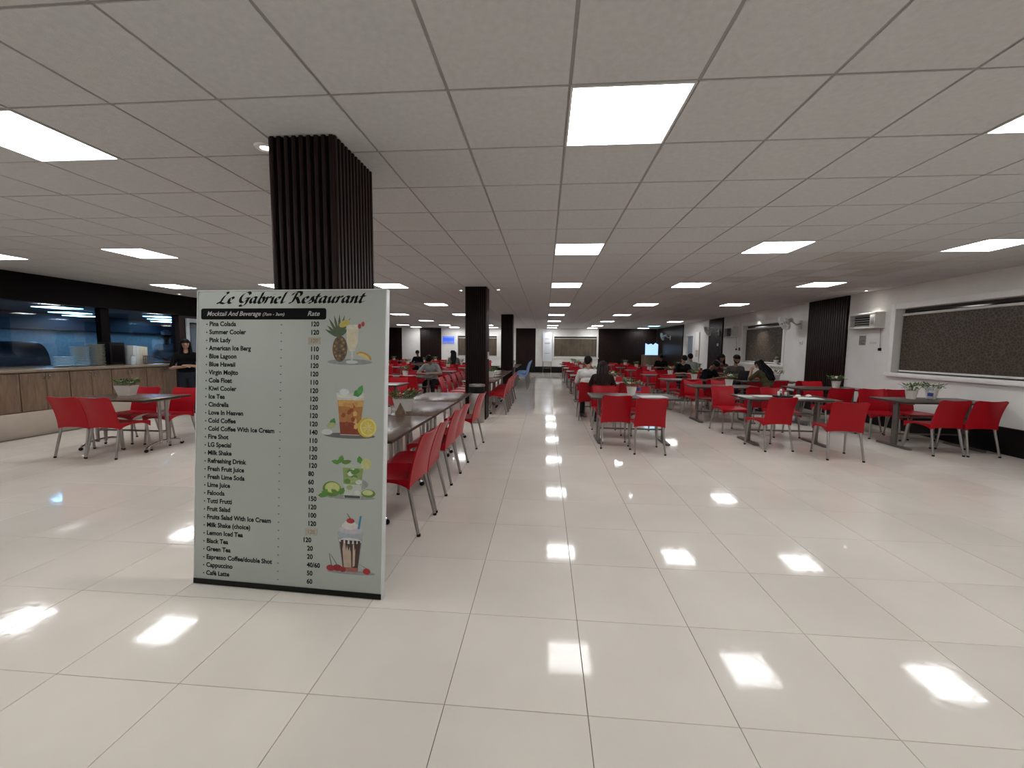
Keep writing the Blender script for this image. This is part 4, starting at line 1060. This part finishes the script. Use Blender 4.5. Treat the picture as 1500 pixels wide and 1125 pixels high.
def person(loc, rz, label, skin, shirt, pants, stand=False, lean=.12, nod=.1, arms=None, hair='short', hcol=None, sleeve=.45, scale=1, vox=.011, cap=None, turn=0):
    hcol = hcol or HAIR; sk = SKIN[skin]; segs = []
    A = lambda p, r0, q, r1, M: segs.append((Vector(p), r0, Vector(q), r1, M))
    hz = .88 if stand else .575
    hip = Vector((0, -.04, hz)); d = Vector((0, math.sin(lean), math.cos(lean))); fw = Vector((0, math.cos(lean), -math.sin(lean))); X = Vector((1, 0, 0))
    A(hip-X*.075, .118, hip+X*.075, .118, pants)
    A(hip+d*.10-X*.055, .112, hip+d*.10+X*.055, .112, shirt); A(hip+d*.24-X*.06+fw*.01, .112, hip+d*.24+X*.06+fw*.01, .112, shirt)
    A(hip+d*.38-X*.085, .108, hip+d*.38+X*.085, .108, shirt); A(hip+d*.46-X*.145, .062, hip+d*.46+X*.145, .062, shirt)
    nk = hip+d*.50; A(nk, .052, nk+d*.09, .046, sk)
    hd = Vector((0, math.sin(lean+nod), math.cos(lean+nod))); hf = Vector((0, math.cos(lean+nod), -math.sin(lean+nod)))
    hf = (hf*math.cos(turn)+X*math.sin(turn)).normalized(); hx = hf.cross(hd).normalized()
    hc = nk+d*.06+hd*.14+hf*.015
    A(hc+hd*.025-hf*.02, .082, hc+hd*.02+hf*.012, .078, sk); A(hc-hd*.05+hf*.02, .062, hc-hd*.07+hf*.038, .04, sk)
    A(hc+hf*.085+hd*.012, .011, hc+hf*.102-hd*.018, .014, sk)
    for s in (-1, 1): A(hc+hx*s*.082+hd*.01, .014, hc+hx*s*.085-hd*.02, .011, sk)
    for i, s in enumerate((-1, 1)):
        sh_ = hip+d*.455+X*s*.175
        if arms: E_, W_ = [Vector((p[0]*s if len(p) == 3 else p[0], p[1], p[2])) for p in arms[i]]
        else: E_, W_ = Vector((s*.25, sh_.y+.10, sh_.z-.24)), Vector((s*.10, sh_.y+.33, max(.795, sh_.z-.3)))
        m_ = sh_.lerp(E_, min(1, sleeve/.5)) if sleeve < .5 else E_
        A(sh_, .058, m_, .05, shirt); A(m_, .043, E_, .04, sk)
        if sleeve > .6: A(E_, .046, W_.lerp(E_, .12), .038, shirt)
        A(E_, .039, W_, .027, sk)
        h = (W_-E_).normalized(); side = h.cross(Vector((0, 0, 1)))
        side = side.normalized() if side.length > .1 else X.copy(); dn = h.cross(side)
        pm = W_+h*.05
        A(W_, .026, pm-side*.02, .02, sk); A(W_, .026, pm+side*.02, .02, sk); A(pm-side*.022, .017, pm+side*.022, .017, sk); A(pm+h*.03-side*.026, .014, pm+h*.03+side*.026, .014, sk)
        for q, l in ((-.033, .052), (-.011, .066), (.011, .07), (.033, .058)):
            b_ = pm+h*.035+side*q; c_ = b_+h*l*.55-Vector((0, 0, .006)); e_ = c_+h*l*.4-Vector((0, 0, .018))
            A(b_, .0105, c_, .0098, sk); A(c_, .0098, e_, .0085, sk)
        ts = side*(-s if side.x > 0 else s)*1.0
        A(pm-h*.02, .014, pm+h*.01+ts*.045, .012, sk); A(pm+h*.01+ts*.045, .012, pm+h*.045+ts*.055-Vector((0, 0, .008)), .0095, sk)
        hj = hip+X*s*.088
        if stand: kn, an = Vector((s*.095, .0, .48)), Vector((s*.10, -.03, .085))
        else: kn, an = Vector((s*.11, .36, .53)), Vector((s*.115, .33, .09))
        A(hj, .093, kn, .066, pants); A(kn, .064, an, .046, pants); A(an, .04, an-Vector((0, 0, .03)), .04, sk)
        A(an+Vector((0, -.03, -.045)), .042, an+Vector((0, .13, -.055)), .034, SHOE)
    mb = MB()
    for p, r0, q, r1, M in segs: capsule(mb, p, r0, q, r1)
    me = remesh(mb, vox, 'body')
    cen = np.empty(len(me.polygons)*3); me.polygons.foreach_get('center', cen); cen = cen.reshape(-1, 3)
    best = np.full(len(cen), 9.); idx = np.zeros(len(cen), int); ml = []
    for p, r0, q, r1, M in segs:
        if M not in ml: ml.append(M)
        p_, q_ = np.array(p), np.array(q); dd = q_-p_; L2 = dd@dd
        t_ = np.clip(((cen-p_)@dd)/L2, 0, 1) if L2 > 1e-9 else np.zeros(len(cen))
        ds = np.linalg.norm(cen-p_-t_[:, None]*dd, axis=1)-(r0+(r1-r0)*t_)
        k_ = ds < best; best[k_] = ds[k_]; idx[k_] = ml.index(M)
    for M in ml: me.materials.append(M)
    me.polygons.foreach_set('material_index', idx.astype(np.int32))
    root = empty('person', loc, rz, label, 'person'); root.scale = (scale,)*3
    b = bpy.data.objects.new('body', me); COL.objects.link(b); b.parent = root
    # hair
    hb = MB(); hs = [(hc+hd*.045-hf*.03, .088, hc+hd*.05+hf*.008, .083), (hc+hd*.01-hf*.045, .075, hc-hd*.03-hf*.045, .06)]
    if hair == 'short':
        for s in (-1, 1): hs.append((hc+hx*s*.05+hd*.04-hf*.02, .042, hc+hx*s*.055+hd*.01-hf*.03, .036))
        hs.append((hc+hd*.10+hf*.03, .04, hc+hd*.085+hf*.055, .03))
    if hair == 'beard':
        hs.append((hc-hd*.075+hf*.042-hx*.02, .032, hc-hd*.075+hf*.042+hx*.02, .032))
        for s in (-1, 1): hs.append((hc+hx*s*.066-hd*.01+hf*.0, .02, hc+hx*s*.045-hd*.07+hf*.03, .022))
    if hair in ('long', 'verylong'):
        ln = .34 if hair == 'long' else .52
        for s in (-1, 0, 1):
            a_ = hc+hx*s*.055+hd*.02-hf*.04; b_ = nk-d*.02+X*s*.075-fw*.075; e_ = hip+d*(.50-ln+.08)+X*s*.06-fw*.125
            hs += [(a_, .06, b_, .055), (b_, .055, e_, .035)]
        for s in (-1, 1): hs.append((hc+hx*s*.07+hd*.05, .03, hc+hx*s*.085-hd*.10+hf*.01, .03)); hs.append((hc+hx*s*.085-hd*.10+hf*.01, .03, nk-d*.10+X*s*.11+fw*.03, .028))
    for p, r0, q, r1 in hs: capsule(hb, p, r0, q, r1)
    hm = remesh(hb, .011, 'hair'); hm.materials.append(hcol); ho = bpy.data.objects.new('hair', hm); COL.objects.link(ho); ho.parent = root
    for s in (-1, 1):
        c_ = hc+hf*.081+hx*s*.032+hd*.015
        MB().ball(c_, (.011, .008, .007), 8, 6).build('eye', EYE, root)
        MB().tube([c_+hd*.02-hx*.016+hf*.004, c_+hd*.026+hf*.007, c_+hd*.02+hx*.016+hf*.004], .004, 6).build('eyebrow', HAIR, root)
    c_ = hc+hf*.083-hd*.052
    MB().tube([c_-hx*.022-hf*.006, c_+hf*.004, c_+hx*.022-hf*.006], [.003, .007, .003], 6).build('mouth', LIP, root)
    if cap:
        cm = MB(); cc = hc+hd*.075-hf*.012
        cm.tube([cc-hd*.01, cc+hd*.02, cc+hd*.06, cc+hd*.085], [.098, .1, .1, .06], 18); cm.build('cap', cap, root)
    return root
jeans = cloth('jeans', (.022, .027, .038)); blk = cloth('black', (.007, .007, .008)); wht = cloth('white', (.58, .57, .55)); gry = cloth('grey', (.27, .30, .29))
olive = cloth('olive', (.06, .055, .03)); drk = cloth('dark_trousers', (.025, .025, .03)); dbr = cloth('dark_brown', (.03, .018, .016)); chef = cloth('chef', (.30, .40, .48)); maroon = cloth('maroon', (.05, .015, .018))
fold = [((.27, .06, 1.06), (.06, .17, 1.10)), ((.27, .06, 1.05), (.05, .19, 1.07))]
person((-7.9, 8.5, 0), PI+.72, 'woman with dark hair standing by the counter in black T-shirt and jeans', 'pale', blk, jeans, stand=True, lean=0, nod=.05, arms=fold, hair='long', scale=.965, vox=.010, turn=-.1)
person((-10.35, 10.55, 0), PI+.8, 'cook in white cap standing behind the serving glass', 'brown', chef, drk, stand=True, lean=.05, nod=.25, hair='short', cap=mat('cook_cap', (.62, .68, .72), .8), scale=1.1)
person((.93, 8.86, 0), -.05, 'man in white shirt seated at the aisle with his back to camera', 'tan', wht, drk, lean=.3, nod=.25, sleeve=.45, turn=.5)
person((1.14, 8.22, 0), -.1, 'woman with long brown hair seated in front of the white-shirted man', 'tan', dbr, drk, lean=.3, nod=.35, scale=.94, hair='verylong', hcol=HAIRB, sleeve=.8, arms=[((.25, .16, .84), (.10, .36, .80)), ((.25, .16, .84), (.10, .36, .80))])
person((4.25, 13.22, 0), PI, 'person in black T-shirt with pale sleeves seated facing camera in the middle row', 'pale', blk, drk, lean=.32, nod=.3)
person((5.05, 14.72, 0), 0, 'person in grey seated behind the one in black T-shirt', 'tan', gry, drk, lean=.15, nod=.25)
person((4.22, 11.4, 0), PI+.5, 'person in black T-shirt leaning over the third middle row table', 'brown', blk, drk, lean=.6, nod=.25)
person((5.5, 13.44, 0), PI, 'person in maroon top seated left of the far cooler', 'brown', maroon, drk, lean=.15, nod=.1, hair='long')
person((5.1, 11.5, 0), PI, 'bearded man in dark shirt behind the open laptop', 'tan', cloth('dark_grey', (.09, .08, .075)), drk, lean=.1, nod=.15, hair='beard', arms=[((.25, -.02, .82), (.12, .24, .80)), ((.25, -.02, .82), (.12, .24, .80))])
person((5.3, 10.14, 0), .35, 'woman with long black hair in olive top leaning on the wall row table', 'pale', olive, drk, lean=.45, nod=.35, hair='long', turn=-.5, arms=[((.26, .34, .80), (.16, .40, 1.0)), ((.26, .30, .80), (.06, .50, .80))])
person((4.7, 17.2, 0), PI-.2, 'person in black seated in front of the juice counter', 'brown', blk, drk, lean=.3, nod=.4)
person((-3.12, 11.2, 0), PI, 'man in grey shirt with head bowed over a left row table', 'tan', gry, drk, lean=.35, nod=.6, arms=[((.32, .28, .80), (.10, .40, .80)), ((.32, .28, .80), (.10, .40, .80))])
person((-4.45, 19.64, 0), PI, 'person in white shirt seated far back in the left rows', 'tan', wht, drk, lean=.15, nod=.2)
person((-3.86, 17.2, 0), .1, 'person in dark checked top seated far back beside the white shirt', 'brown', cloth('check', (.12, .11, .11)), drk, lean=.15, nod=.1, hair='long')
person((-5.76, 18.36, 0), PI, 'person in dark top seated far back in the left rows', 'brown', blk, drk, lean=.1, nod=.3)

# unused prototypes (never placed) leave the scene
for pr in (LP, DL, CB, CH, CHF, CHB, TB, TA, PR, PA, PB):
    if not pr.used: drop_tree(pr.root)
